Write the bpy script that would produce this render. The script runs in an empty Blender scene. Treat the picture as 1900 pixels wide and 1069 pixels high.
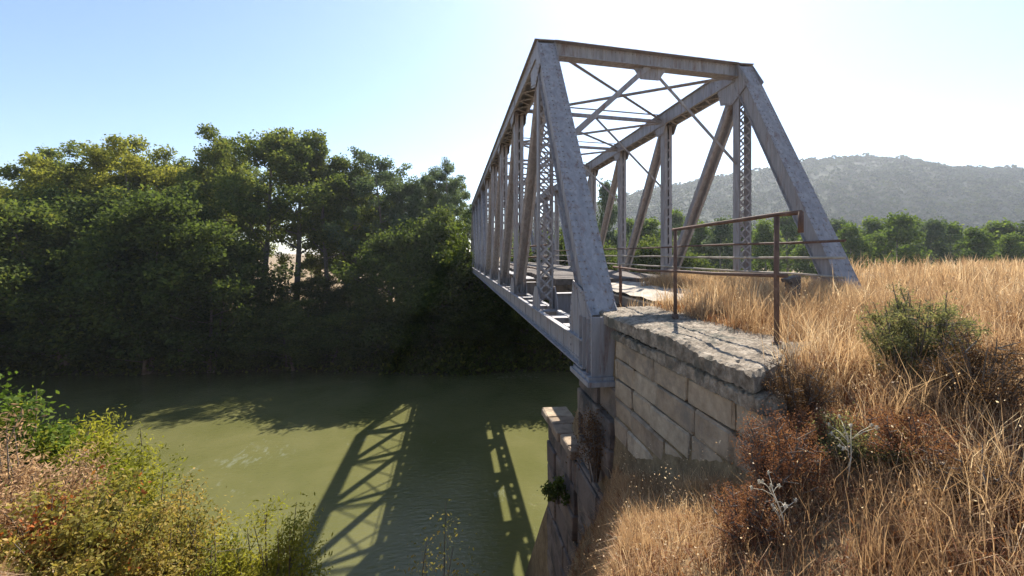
import bpy, math, random
import numpy as np
from mathutils import Vector, Matrix

R = math.radians
rng = np.random.default_rng(7)
random.seed(7)
SC = bpy.context.scene
COL = SC.collection

# ------------------------------------------------------------------ camera
EYE = (0.0, 0.0, 10.0)
YAW = math.atan(111 / 800)
cam = bpy.data.cameras.new("camera")
camo = bpy.data.objects.new("camera", cam)
COL.objects.link(camo)
camo.location = EYE
camo.rotation_euler = (R(90), 0, -YAW)
cam.sensor_width = 36
cam.lens = 36 * 800 / 1900
cam.shift_y = -62.5 / 1900
cam.clip_start = 0.05
cam.clip_end = 6000
SC.camera = camo

# ------------------------------------------------------------------ sky and sun
SUN = Vector((430, 800, 890)).normalized()
EL = math.asin(SUN.z)
AZ = math.atan2(SUN.x, SUN.y)
w = bpy.data.worlds.new("World")
SC.world = w
w.use_nodes = True
nt = w.node_tree
nt.nodes.clear()
wo = nt.nodes.new("ShaderNodeOutputWorld")
bg = nt.nodes.new("ShaderNodeBackground")
sk = nt.nodes.new("ShaderNodeTexSky")
sk.sky_type = 'NISHITA'
sk.sun_disc = False
sk.sun_elevation = EL
sk.sun_rotation = AZ
sk.altitude = 0
sk.air_density = 1.0
sk.dust_density = 0.3
sk.ozone_density = 3.0
bg.inputs[1].default_value = 0.08
nt.links.new(sk.outputs[0], bg.inputs[0])
nt.links.new(bg.outputs[0], wo.inputs[0])

sl = bpy.data.lights.new("sun", 'SUN')
sl.energy = 4.6
sl.angle = R(0.5)
sl.color = (1.0, 0.93, 0.82)
so = bpy.data.objects.new("sun", sl)
COL.objects.link(so)
so.rotation_euler = SUN.to_track_quat('Z', 'Y').to_euler()
so.location = SUN * 200

SC.view_settings.view_transform = 'Standard'
SC.view_settings.look = 'None'
SC.view_settings.gamma = 1
SC.view_settings.exposure = 1.4
SC.render.engine = 'CYCLES'
SC.cycles.max_bounces = 8
SC.cycles.transparent_max_bounces = 8

# ------------------------------------------------------------------ helpers
def tag(o, label=None, cat=None, group=None, kind=None):
    if label: o["label"] = label
    if cat: o["category"] = cat
    if group: o["group"] = group
    if kind: o["kind"] = kind
    return o

def empty(name, loc=(0, 0, 0), rz=0, scale=1):
    o = bpy.data.objects.new(name, None)
    COL.objects.link(o)
    o.empty_display_size = 0.3
    o.location = loc
    o.rotation_euler = (0, 0, rz)
    o.scale = (scale,) * 3 if not isinstance(scale, tuple) else scale
    return o

def link(name, me, mat=None, parent=None):
    o = bpy.data.objects.new(name, me)
    COL.objects.link(o)
    if mat is not None and not me.materials:
        me.materials.append(mat)
    if parent is not None:
        o.parent = parent
    return o

def copy_tree(o, parent=None):
    c = o.copy()
    COL.objects.link(c)
    c.parent = parent
    for ch in list(o.children):
        copy_tree(ch, c)
    return c

def arr_mesh(name, verts, faces, rnd=None, smooth=False):
    """verts (N,3), faces (M,k) int; rnd per-vertex float -> attribute"""
    verts = np.ascontiguousarray(verts, dtype=np.float32)
    faces = np.ascontiguousarray(faces, dtype=np.int32)
    me = bpy.data.meshes.new(name)
    M, k = faces.shape
    me.vertices.add(len(verts))
    me.vertices.foreach_set("co", verts.ravel())
    me.loops.add(M * k)
    me.loops.foreach_set("vertex_index", faces.ravel())
    me.polygons.add(M)
    me.polygons.foreach_set("loop_start", np.arange(0, M * k, k, dtype=np.int32))
    if smooth:
        me.polygons.foreach_set("use_smooth", np.ones(M, dtype=bool))
    me.update(calc_edges=True)
    if rnd is not None:
        a = me.attributes.new("rnd", 'FLOAT', 'POINT')
        a.data.foreach_set("value", np.ascontiguousarray(rnd, dtype=np.float32))
    return me

class MB:
    def __init__(s):
        s.v = []; s.f = []; s.sm = []
    def add(s, vs, fs, smooth=False):
        n = len(s.v)
        s.v += [tuple(v) for v in vs]
        s.f += [tuple(i + n for i in f) for f in fs]
        s.sm += [smooth] * len(fs)
    def box(s, x0, x1, y0, y1, z0, z1):
        vs = [(x, y, z) for z in (z0, z1) for y in (y0, y1) for x in (x0, x1)]
        s.add(vs, [(0, 2, 3, 1), (4, 5, 7, 6), (0, 1, 5, 4), (2, 6, 7, 3), (0, 4, 6, 2), (1, 3, 7, 5)])
    def beam(s, a, b, wx, h, side=(1, 0, 0), off=(0, 0)):
        """bar a->b, wx across the side vector, h across the third one; off shifts it"""
        a = Vector(a); b = Vector(b); d = (b - a).normalized()
        sd = Vector(side); sd = (sd - d * sd.dot(d)).normalized()
        up = sd.cross(d)
        c = sd * off[0] + up * off[1]
        vs = []
        for p in (a, b):
            for i, j in ((-1, -1), (1, -1), (1, 1), (-1, 1)):
                vs.append(p + c + sd * (i * wx / 2) + up * (j * h / 2))
        s.add(vs, [(0, 1, 2, 3), (7, 6, 5, 4), (0, 4, 5, 1), (1, 5, 6, 2), (2, 6, 7, 3), (3, 7, 4, 0)])
    def tube(s, pts, rad, n=8, cap=True):
        pts = [Vector(p) for p in pts]
        if not hasattr(rad, '__len__'): rad = [rad] * len(pts)
        base = len(s.v)
        prev = None
        for i, p in enumerate(pts):
            d = (pts[min(i + 1, len(pts) - 1)] - pts[max(i - 1, 0)])
            d = d.normalized() if d.length > 1e-9 else Vector((0, 0, 1))
            if prev is None:
                u = d.orthogonal().normalized()
            else:
                u = (prev - d * prev.dot(d)).normalized()
            prev = u
            v = d.cross(u)
            for k in range(n):
                t = 2 * math.pi * k / n
                s.v.append(tuple(p + (u * math.cos(t) + v * math.sin(t)) * rad[i]))
        for i in range(len(pts) - 1):
            for k in range(n):
                a = base + i * n + k; b = base + i * n + (k + 1) % n
                s.f.append((a, b, b + n, a + n)); s.sm.append(True)
        if cap:
            s.f.append(tuple(base + k for k in range(n))[::-1]); s.sm.append(False)
            e = base + (len(pts) - 1) * n
            s.f.append(tuple(e + k for k in range(n))); s.sm.append(False)
    def rivet(s, p, n, r=0.014):
        p = Vector(p); n = Vector(n).normalized(); u = n.orthogonal().normalized(); v = n.cross(u)
        vs = [p + (u * math.cos(t) + v * math.sin(t)) * r for t in [k * math.pi / 3 for k in range(6)]]
        vs += [p + n * r * 0.8 + (u * math.cos(t) + v * math.sin(t)) * r * 0.55 for t in [k * math.pi / 3 for k in range(6)]]
        s.add(vs, [(k, (k + 1) % 6, 6 + (k + 1) % 6, 6 + k) for k in range(6)] + [(6, 7, 8, 9, 10, 11)])
    def prism(s, poly, n, t):
        """flat polygon thickened by t along n"""
        n = Vector(n).normalized() * t
        k = len(poly)
        vs = [Vector(p) for p in poly] + [Vector(p) + n for p in poly]
        s.add(vs, [tuple(range(k))[::-1], tuple(range(k, 2 * k))] + [(i, (i + 1) % k, k + (i + 1) % k, k + i) for i in range(k)])
    def build(s, name, mat, parent=None, me=None):
        m = bpy.data.meshes.new(name)
        m.from_pydata(s.v, [], s.f)
        m.polygons.foreach_set("use_smooth", s.sm)
        m.update()
        return link(name, m, mat, parent)

# ------------------------------------------------------------------ materials
def newmat(name):
    m = bpy.data.materials.new(name)
    m.use_nodes = True
    m.node_tree.nodes.clear()
    return m, m.node_tree.nodes, m.node_tree.links

def ramp(N, stops, fac=None, L=None, interp='LINEAR'):
    r = N.new("ShaderNodeValToRGB")
    r.color_ramp.interpolation = interp
    e = r.color_ramp.elements
    while len(e) < len(stops): e.new(0.5)
    for i, (p, c) in enumerate(stops):
        e[i].position = p
        e[i].color = (*c, 1) if len(c) == 3 else c
    if fac is not None: L.new(fac, r.inputs[0])
    return r

def noise(N, L, scale, detail=4, rough=0.55, vec=None, dist=0):
    n = N.new("ShaderNodeTexNoise")
    n.inputs["Scale"].default_value = scale
    n.inputs["Detail"].default_value = detail
    n.inputs["Roughness"].default_value = rough
    n.inputs["Distortion"].default_value = dist
    if vec is not None: L.new(vec, n.inputs["Vector"])
    return n

def mixc(N, L, fac, a, b, mode='MIX'):
    m = N.new("ShaderNodeMix")
    m.data_type = 'RGBA'; m.blend_type = mode
    for sock, val in ((m.inputs[0], fac), (m.inputs[6], a), (m.inputs[7], b)):
        if hasattr(val, 'links') or hasattr(val, 'is_linked'):
            L.new(val, sock)
        elif isinstance(val, (int, float)):
            sock.default_value = val
        else:
            sock.default_value = (*val, 1)
    return m.outputs[2]

def surf(name, build_color, rough=0.9, bump=None, spec=0.3, disp=None):
    m, N, L = newmat(name)
    out = N.new("ShaderNodeOutputMaterial")
    p = N.new("ShaderNodeBsdfPrincipled")
    p.inputs["Roughness"].default_value = rough
    p.inputs["Specular IOR Level"].default_value = spec
    g = N.new("ShaderNodeNewGeometry")
    pos = g.outputs["Position"]
    c = build_color(N, L, pos)
    L.new(c, p.inputs["Base Color"])
    if bump:
        n = noise(N, L, bump[0], 6, 0.65, pos)
        b = N.new("ShaderNodeBump")
        b.inputs["Strength"].default_value = bump[1]
        b.inputs["Distance"].default_value = bump[2]
        L.new(n.outputs[0], b.inputs["Height"])
        L.new(b.outputs[0], p.inputs["Normal"])
    L.new(p.outputs[0], out.inputs[0])
    return m

def leafmat(name, stops, trans=0.45, rough=0.75, spec=0.12, gain=1.3, cool=0.6):
    """two-sided leaf: diffuse/gloss plus translucency, colour by the leaf's own random value and the plant's"""
    m, N, L = newmat(name)
    out = N.new("ShaderNodeOutputMaterial")
    at = N.new("ShaderNodeAttribute"); at.attribute_name = "rnd"
    oi = N.new("ShaderNodeObjectInfo")
    ad = N.new("ShaderNodeMath"); ad.operation = 'MULTIPLY_ADD'
    L.new(oi.outputs["Random"], ad.inputs[0]); ad.inputs[1].default_value = 0.22
    sb = N.new("ShaderNodeMath"); sb.operation = 'SUBTRACT'
    L.new(at.outputs["Fac"], sb.inputs[0]); sb.inputs[1].default_value = 0.11
    L.new(sb.outputs[0], ad.inputs[2])
    r = ramp(N, stops, ad.outputs[0], L)
    p = N.new("ShaderNodeBsdfPrincipled")
    p.inputs["Roughness"].default_value = rough
    p.inputs["Specular IOR Level"].default_value = spec
    L.new(r.outputs[0], p.inputs["Base Color"])
    t = N.new("ShaderNodeBsdfTranslucent")
    tc = mixc(N, L, 1.0, r.outputs[0], (gain, gain, gain * cool), 'MULTIPLY')
    L.new(tc, t.inputs["Color"])
    mx = N.new("ShaderNodeMixShader"); mx.inputs[0].default_value = trans
    L.new(p.outputs[0], mx.inputs[1]); L.new(t.outputs[0], mx.inputs[2])
    L.new(mx.outputs[0], out.inputs[0])
    return m

def c_steel(N, L, pos):
    mp = N.new('ShaderNodeMapping'); mp.inputs['Scale'].default_value = (4, 4, 0.5); L.new(pos, mp.inputs[0])
    n1 = noise(N, L, 3.0, 6, 0.65, mp.outputs[0])
    base = ramp(N, [(0.3, (0.20, 0.19, 0.20)), (0.55, (0.29, 0.275, 0.28)), (0.8, (0.39, 0.375, 0.37))], n1.outputs[0], L)
    n2 = noise(N, L, 2.6, 8, 0.72, mp.outputs[0], 0.6)
    rf = ramp(N, [(0.52, (0, 0, 0)), (0.68, (0.7, 0.7, 0.7))], n2.outputs[0], L)
    rn = noise(N, L, 30, 4, 0.6, pos)
    rust = ramp(N, [(0.3, (0.09, 0.04, 0.025)), (0.7, (0.24, 0.12, 0.075))], rn.outputs[0], L)
    return mixc(N, L, rf.outputs[0], base.outputs[0], rust.outputs[0])
M_STEEL = surf("weathered_grey_paint", c_steel, 0.6, (40, 0.35, 0.01), 0.35)

def c_rust(N, L, pos):
    n = noise(N, L, 14, 6, 0.65, pos)
    return ramp(N, [(0.3, (0.075, 0.045, 0.035)), (0.6, (0.15, 0.09, 0.065)), (0.8, (0.24, 0.18, 0.14))], n.outputs[0], L).outputs[0]
M_RUST = surf("rusty_pipe", c_rust, 0.8, (60, 0.4, 0.004))

def c_stone(N, L, pos):
    g = N.new("ShaderNodeAttribute"); g.attribute_name = "rnd"
    base = ramp(N, [(0.0, (0.30, 0.22, 0.15)), (0.5, (0.40, 0.31, 0.215)), (1.0, (0.48, 0.39, 0.28))], g.outputs["Fac"], L)
    n = noise(N, L, 5, 8, 0.7, pos)
    k = ramp(N, [(0.3, (0.55, 0.52, 0.5)), (0.6, (1, 1, 1))], n.outputs[0], L)
    c = mixc(N, L, 1.0, base.outputs[0], k.outputs[0], 'MULTIPLY')
    n2 = noise(N, L, 1.6, 6, 0.7, pos, 0.5)
    st = ramp(N, [(0.52, (0, 0, 0)), (0.68, (1, 1, 1))], n2.outputs[0], L)
    return mixc(N, L, st.outputs[0], c, (0.19, 0.155, 0.12))
M_STONE = surf("ashlar_stone", c_stone, 0.92, (22, 0.6, 0.02))

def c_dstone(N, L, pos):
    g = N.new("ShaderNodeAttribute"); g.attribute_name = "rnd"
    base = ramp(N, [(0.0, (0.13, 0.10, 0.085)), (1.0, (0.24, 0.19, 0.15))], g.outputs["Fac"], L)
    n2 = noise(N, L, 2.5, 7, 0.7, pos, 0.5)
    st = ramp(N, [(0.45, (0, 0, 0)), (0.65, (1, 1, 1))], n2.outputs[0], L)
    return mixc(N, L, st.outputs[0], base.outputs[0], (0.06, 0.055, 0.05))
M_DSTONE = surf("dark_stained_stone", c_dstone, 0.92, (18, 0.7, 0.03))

def c_conc(N, L, pos):
    n = noise(N, L, 9, 8, 0.75, pos)
    b = ramp(N, [(0.32, (0.08, 0.062, 0.045)), (0.5, (0.24, 0.195, 0.145)), (0.72, (0.50, 0.43, 0.34))], n.outputs[0], L)
    n2 = noise(N, L, 3.5, 4, 0.6, pos, 0.8)
    li = ramp(N, [(0.52, (0, 0, 0)), (0.62, (1, 1, 1))], n2.outputs[0], L)
    return mixc(N, L, li.outputs[0], b.outputs[0], (0.12, 0.11, 0.085))
M_CONC = surf("eroded_concrete", c_conc, 0.95, (26, 0.9, 0.03))

def c_slab(N, L, pos):
    n = noise(N, L, 4, 8, 0.7, pos)
    return ramp(N, [(0.25, (0.16, 0.13, 0.10)), (0.5, (0.36, 0.31, 0.25)), (0.75, (0.55, 0.50, 0.42))], n.outputs[0], L).outputs[0]
M_SLAB = surf("pale_slab", c_slab, 0.95, (30, 0.5, 0.01))

def c_wood(N, L, pos):
    n = noise(N, L, 12, 6, 0.7, pos)
    return ramp(N, [(0.3, (0.05, 0.04, 0.035)), (0.7, (0.17, 0.14, 0.12))], n.outputs[0], L).outputs[0]
M_WOOD = surf("old_sleeper_wood", c_wood, 0.9, (35, 0.6, 0.01))

def c_bark(N, L, pos):
    n = noise(N, L, 6, 6, 0.7, pos)
    return ramp(N, [(0.3, (0.07, 0.055, 0.045)), (0.7, (0.20, 0.17, 0.14))], n.outputs[0], L).outputs[0]
M_BARK = surf("bark", c_bark, 0.95, (20, 0.6, 0.03))

def c_pbark(N, L, pos):
    n = noise(N, L, 4, 6, 0.7, pos)
    return ramp(N, [(0.3, (0.16, 0.14, 0.11)), (0.7, (0.42, 0.38, 0.31))], n.outputs[0], L).outputs[0]
M_PBARK = surf("pale_bark", c_pbark, 0.9, (20, 0.4, 0.02))

def c_ground(N, L, pos):
    n = noise(N, L, 1.3, 8, 0.7, pos)
    a = ramp(N, [(0.3, (0.17, 0.115, 0.06)), (0.5, (0.30, 0.21, 0.11)), (0.72, (0.44, 0.33, 0.19))], n.outputs[0], L)
    n2 = noise(N, L, 12, 8, 0.75, pos)
    b = ramp(N, [(0.3, (0.45, 0.42, 0.4)), (0.65, (1, 1, 1))], n2.outputs[0], L)
    c = mixc(N, L, 1.0, a.outputs[0], b.outputs[0], 'MULTIPLY')
    # damp mud and dark soil below the waterline margin
    sp = N.new("ShaderNodeSeparateXYZ"); L.new(pos, sp.inputs[0])
    mr = N.new("ShaderNodeMapRange")
    mr.inputs["From Min"].default_value = 0.4; mr.inputs["From Max"].default_value = 3.0
    L.new(sp.outputs[2], mr.inputs[0])
    return mixc(N, L, mr.outputs[0], (0.05, 0.045, 0.025), c)
M_GROUND = surf("dry_earth", c_ground, 0.97, (14, 1.0, 0.05))

def c_hill(N, L, pos):
    n = noise(N, L, 0.05, 8, 0.7, pos)
    return ramp(N, [(0.35, (0.02, 0.032, 0.012)), (0.6, (0.035, 0.045, 0.02)), (0.8, (0.11, 0.09, 0.05))], n.outputs[0], L).outputs[0]
M_HILL = surf("hill_earth", c_hill, 0.97)

def water_mat():
    m, N, L = newmat("muddy_green_water")
    out = N.new("ShaderNodeOutputMaterial")
    p = N.new("ShaderNodeBsdfPrincipled")
    p.inputs["Roughness"].default_value = 0.03
    p.inputs["IOR"].default_value = 1.33
    g = N.new("ShaderNodeNewGeometry"); pos = g.outputs["Position"]
    n = noise(N, L, 0.25, 4, 0.6, pos, 0.4)
    c = ramp(N, [(0.3, (0.092, 0.095, 0.032)), (0.7, (0.128, 0.124, 0.050))], n.outputs[0], L)
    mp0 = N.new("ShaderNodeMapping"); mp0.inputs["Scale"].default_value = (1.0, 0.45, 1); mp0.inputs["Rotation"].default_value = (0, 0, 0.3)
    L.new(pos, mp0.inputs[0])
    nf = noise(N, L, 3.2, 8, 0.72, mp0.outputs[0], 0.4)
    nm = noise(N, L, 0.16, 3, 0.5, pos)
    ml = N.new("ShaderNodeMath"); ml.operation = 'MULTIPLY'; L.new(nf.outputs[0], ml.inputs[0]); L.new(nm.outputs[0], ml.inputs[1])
    fl = ramp(N, [(0.335, (0, 0, 0)), (0.41, (0.42, 0.42, 0.42))], ml.outputs[0], L)  # pale flecks painted into the water colour, standing in for sky glints
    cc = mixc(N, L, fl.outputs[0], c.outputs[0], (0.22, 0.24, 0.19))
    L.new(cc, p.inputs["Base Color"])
    mp = N.new("ShaderNodeMapping"); mp.inputs["Scale"].default_value = (1, 2.2, 1)
    L.new(pos, mp.inputs[0])
    n2 = noise(N, L, 2.6, 5, 0.6, mp.outputs[0], 0.3)
    b = N.new("ShaderNodeBump"); b.inputs["Strength"].default_value = 0.35; b.inputs["Distance"].default_value = 0.07
    L.new(n2.outputs[0], b.inputs["Height"])
    L.new(b.outputs[0], p.inputs["Normal"])
    L.new(p.outputs[0], out.inputs[0])
    return m
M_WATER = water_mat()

LF_POPLAR = leafmat("poplar_leaves", [(0.0, (0.05, 0.075, 0.02)), (0.5, (0.12, 0.15, 0.035)), (0.85, (0.21, 0.22, 0.05)), (1.0, (0.32, 0.27, 0.06))], 0.5)
LF_YELLOW = leafmat("yellowing_leaves", [(0.0, (0.08, 0.10, 0.022)), (0.5, (0.21, 0.22, 0.045)), (0.85, (0.36, 0.33, 0.06)), (1.0, (0.46, 0.38, 0.08))], 0.55)
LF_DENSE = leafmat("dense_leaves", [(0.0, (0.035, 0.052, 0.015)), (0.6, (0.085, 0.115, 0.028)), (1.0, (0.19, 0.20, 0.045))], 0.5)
LF_BLUE = leafmat("grey_green_leaves", [(0.0, (0.05, 0.075, 0.04)), (0.6, (0.09, 0.125, 0.065)), (1.0, (0.15, 0.19, 0.10))], 0.42)
LF_YOUNG = leafmat("young_leaves", [(0.0, (0.05, 0.085, 0.015)), (0.5, (0.10, 0.15, 0.025)), (1.0, (0.20, 0.24, 0.05))], 0.45)
LF_WILLOW = leafmat("willow_leaves", [(0.0, (0.11, 0.13, 0.02)), (0.5, (0.24, 0.24, 0.035)), (0.85, (0.38, 0.33, 0.05)), (1.0, (0.50, 0.38, 0.07))], 0.45)
LF_RED = leafmat("reddening_leaves", [(0.0, (0.10, 0.05, 0.025)), (0.45, (0.26, 0.10, 0.04)), (0.75, (0.42, 0.12, 0.035)), (1.0, (0.36, 0.22, 0.06))], 0.4)
LF_OLIVE = leafmat("mixed_leaves", [(0.0, (0.09, 0.10, 0.025)), (0.5, (0.22, 0.20, 0.05)), (0.8, (0.36, 0.26, 0.08)), (1.0, (0.48, 0.33, 0.14))], 0.4)
LF_SAGE = leafmat("sage_leaves", [(0.0, (0.10, 0.105, 0.055)), (0.6, (0.21, 0.205, 0.10)), (1.0, (0.36, 0.33, 0.17))], 0.42)
LF_BROWN = leafmat("dead_brown_leaves", [(0.0, (0.06, 0.035, 0.02)), (0.6, (0.14, 0.075, 0.04)), (1.0, (0.27, 0.16, 0.09))], 0.3)
LF_RUSSET = leafmat("russet_leaves", [(0.0, (0.13, 0.055, 0.035)), (0.6, (0.27, 0.12, 0.065)), (1.0, (0.40, 0.22, 0.12))], 0.35)
LF_STRAW = leafmat("straw", [(0.0, (0.20, 0.115, 0.062)), (0.4, (0.37, 0.232, 0.13)), (0.75, (0.56, 0.38, 0.225)), (1.0, (0.74, 0.59, 0.41))], 0.42, 0.7, 0.15, 1.2, 0.85)
LF_HILL = leafmat("hill_scrub", [(0.0, (0.012, 0.024, 0.006)), (0.6, (0.030, 0.055, 0.013)), (1.0, (0.07, 0.09, 0.025))], 0.10, 1.0, 0.0)
M_STALK = surf("pale_stalk", lambda N, L, p: ramp(N, [(0.3, (0.45, 0.38, 0.26)), (0.7, (0.70, 0.62, 0.48))], noise(N, L, 9, 3, 0.5, p).outputs[0], L).outputs[0], 0.8)

# ------------------------------------------------------------------ terrain
def sstep(a, b, x):
    t = np.clip((x - a) / (b - a), 0, 1)
    return t * t * (3 - 2 * t)

def vnoise(x, y, s, seed=0):
    """smooth value noise"""
    x = np.asarray(x, dtype=float) / s; y = np.asarray(y, dtype=float) / s
    xi = np.floor(x); yi = np.floor(y)
    fx = x - xi; fy = y - yi
    fx = fx * fx * (3 - 2 * fx); fy = fy * fy * (3 - 2 * fy)
    def h(a, b):
        v = np.sin(a * 127.1 + b * 311.7 + seed * 74.7) * 43758.5453
        return v - np.floor(v)
    return (h(xi, yi) * (1 - fx) + h(xi + 1, yi) * fx) * (1 - fy) + (h(xi, yi + 1) * (1 - fx) + h(xi + 1, yi + 1) * fx) * fy - 0.5

WALL_X = 1.92
def edge_y(X):
    """where the near bank starts to fall to the river"""
    xs = np.array([-60, -20, -8, -3, -1, 0, 0.85, 1.3, 1.9, 1.95, 7.4, 8.5, 14, 30, 60, 200, 1500])
    ys = np.array([40, 14, 6.0, 2.9, 1.3, 1.2, 2.1, 3.1, 4.8, 5.6, 5.9, 9.0, 13, 20, 28, 40, 60])
    ys[0] = 20
    return np.interp(X, xs, ys)

def ground_z(X, Y):
    X = np.asarray(X, dtype=float); Y = np.asarray(Y, dtype=float)
    slope = 8.3 + 0.9 * sstep(0.2, 3.3, X)
    # cutting in front of the wing wall, left of it
    left = 1 - sstep(1.90, 2.01, X)
    left2 = 1 - sstep(3.0, 8.0, np.abs(X))
    z = slope - 0.50 * np.clip(Y - 1.95, 0, 2.6) * left * sstep(-0.3, 0.7, X) 
    plate = 9.22
    behind = sstep(1.98, 2.12, X) * sstep(2.35, 2.75, Y)
    z = z * (1 - behind) + plate * behind
    z = np.where(X > 7, 9.2 + 0.15 * sstep(7, 12, X) , z)
    z = z + 0.10 * vnoise(X, Y, 1.1, 1) + 0.25 * vnoise(X, Y, 6, 2) * sstep(0, 10, np.abs(X) + np.abs(Y) - 4)
    z = np.where((X > 2) & (X < 7.4) & (Y > 2.7), np.minimum(z, 9.26), z)
    ey = edge_y(X)
    drop = 1.25 * np.clip(Y - ey, 0, 100)
    zn = np.maximum(z - drop, -2.0)
    # far bank
    fb = 36.6 - 0.14 * np.clip(X, -200, 0) + 1.6 * vnoise(X, Y * 0, 14, 5) + 0.6 * vnoise(X, Y * 0, 3, 6)
    zf = -2.0 + np.clip((Y - fb) * 0.9 + 2.0, 0, 4.6) + 1.8 * sstep(fb + 3, fb + 60, Y) + 5.5 * sstep(120, 500, Y)
    zf = zf + 0.3 * vnoise(X, Y, 5, 3)
    # embankment that carries the far approach
    ap = (1 - sstep(3.2, 11, np.abs(X - 4.3))) * sstep(38.5, 43, Y) * (1 - sstep(200, 320, Y))
    zf = np.maximum(zf, zf * (1 - ap) + 9.1 * ap)
    return np.where(Y > ey + 8.5, np.maximum(zf, -2.0), zn)

def gz(x, y):
    return float(ground_z(x, y))

def axis_pts(lo, hi, centre_lo, centre_hi, fine, grow=1.09):
    p = list(np.arange(centre_lo, centre_hi, fine))
    st = fine; v = centre_hi
    while v < hi:
        p.append(v); st *= grow; v += st
    p.append(hi)
    st = fine; v = centre_lo - fine
    q = []
    while v > lo:
        q.append(v); st *= grow; v -= st
    q.append(lo)
    return np.array(sorted(set(q + p)))

gx = axis_pts(-900, 1400, -5, 9, 0.13, 1.05)
gy = axis_pts(-250, 1400, -1, 13, 0.13, 1.035)
GX, GY = np.meshgrid(gx, gy)
GZ = ground_z(GX, GY)
verts = np.stack([GX.ravel(), GY.ravel(), GZ.ravel()], 1)
nx, ny = len(gx), len(gy)
ii = np.arange(nx * ny).reshape(ny, nx)
faces = np.stack([ii[:-1, :-1].ravel(), ii[:-1, 1:].ravel(), ii[1:, 1:].ravel(), ii[1:, :-1].ravel()], 1)
g = link("ground", arr_mesh("ground", verts, faces, smooth=True), M_GROUND)
tag(g, kind="structure")

wm = arr_mesh("water", np.array([(-890, -60, 0), (1390, -60, 0), (1390, 60, 0), (-890, 60, 0)], float), np.array([[0, 1, 2, 3]]))
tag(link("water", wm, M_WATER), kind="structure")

# hill behind the right end of the bridge: ridge (photo px, px above horizon) at 620 m
def view(px, depth, py=None):
    """world x, y (and z) of a picture position at a given forward depth; used to measure the place"""
    r = (px - 950) / 800 * depth
    x = r * math.cos(YAW) + depth * math.sin(YAW)
    y = depth * math.cos(YAW) - r * math.sin(YAW)
    if py is None: return x, y
    return x, y, 10 + (472 - py) / 800 * depth

HD = 620
ridge = [(900, 30), (1000, 60), (1100, 80), (1170, 97), (1230, 112), (1300, 127), (1400, 142), (1480, 155), (1540, 164), (1600, 168), (1650, 168), (1700, 165), (1760, 156), (1830, 150), (1900, 146), (2000, 142), (2150, 150), (2400, 130), (2700, 60), (2900, 0)]
rp = np.array([p[0] for p in ridge], float); rh = np.array([p[1] for p in ridge], float)
def hill_z(px, d):
    top = np.interp(px, rp, rh) / 800 * HD
    t = np.clip((d - 330) / (HD - 330), 0, None)
    prof = np.where(t < 1, np.sin(np.clip(t, 0, 1) * math.pi / 2) ** 0.9, np.maximum(1 - (t - 1) * 0.6, 0))
    z = 8 + (top + 2) * prof
    return z + (vnoise(px, d, 60, 3) * 7 + vnoise(px, d, 22, 4) * 3) * np.clip(prof * 1.5, 0, 1) * (top > 5)
hp = np.arange(880, 2920, 12.0); hd = np.arange(330, 1000, 12.0)
HP, HDD = np.meshgrid(hp, hd)
rr = (HP - 950) / 800 * HDD
HX = rr * math.cos(YAW) + HDD * math.sin(YAW); HY = HDD * math.cos(YAW) - rr * math.sin(YAW)
HZ = hill_z(HP, HDD)
n1, n2 = len(hp), len(hd)
ii = np.arange(n1 * n2).reshape(n2, n1)
faces = np.stack([ii[:-1, :-1].ravel(), ii[:-1, 1:].ravel(), ii[1:, 1:].ravel(), ii[1:, :-1].ravel()], 1)
hl = link("hill", arr_mesh("hill", np.stack([HX.ravel(), HY.ravel(), HZ.ravel()], 1), faces, smooth=True), M_HILL)
tag(hl, kind="structure")

# ------------------------------------------------------------------ leaf and blade clouds
def leaf_mesh(name, cen, size, rnd, aspect=2.0, flat=0.0, rs=None):
    """diamond leaves, slightly folded, at the centres cen (N,3)"""
    rs = rs or rng
    n = len(cen)
    d = rs.normal(size=(n, 3)); d[:, 2] *= (1 - flat)
    d /= np.linalg.norm(d, axis=1, keepdims=True)
    u = rs.normal(size=(n, 3))
    s = np.cross(d, u); s /= np.linalg.norm(s, axis=1, keepdims=True)
    nn = np.cross(d, s)
    size = np.broadcast_to(size, (n,))[:, None]
    L_ = size; W = size / aspect
    v = np.empty((n, 4, 3))
    v[:, 0] = cen - d * L_ * 0.5
    v[:, 1] = cen + s * W * 0.5 + nn * W * 0.15
    v[:, 2] = cen + d * L_ * 0.5
    v[:, 3] = cen - s * W * 0.5 + nn * W * 0.15
    f = np.arange(n * 4).reshape(n, 4)
    return arr_mesh(name, v.reshape(-1, 3), f, np.repeat(rnd, 4))

def blades(base, height, width, lean, rnd, bend=0.5, rs=None):
    """tapered grass blades -> verts, tri faces, rnd"""
    rs = rs or rng
    n = len(base)
    a = rs.uniform(0, 2 * np.pi, n)
    ld = np.stack([np.cos(a), np.sin(a), np.zeros(n)], 1)
    b = rs.uniform(0, 2 * np.pi, n)
    wd = np.stack([np.cos(b), np.sin(b), np.zeros(n)], 1) * np.asarray(width).reshape(-1, 1) / 2
    h = np.asarray(height).reshape(-1, 1)
    l = np.asarray(lean).reshape(-1, 1)
    up = np.array([[0, 0, 1.0]])
    mid = base + up * h * 0.55 + ld * l * h * 0.3
    tip = base + up * h * (1 - l * l * bend * 0.5) + ld * l * h
    v = np.empty((n, 5, 3))
    v[:, 0] = base - wd; v[:, 1] = base + wd
    v[:, 2] = mid - wd * 0.75; v[:, 3] = mid + wd * 0.75
    v[:, 4] = tip
    i = (np.arange(n) * 5)[:, None]
    f = np.concatenate([i + [0, 1, 3], i + [0, 3, 2], i + [2, 3, 4]], 0)
    return v.reshape(-1, 3), f, np.repeat(rnd, 5)

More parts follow.
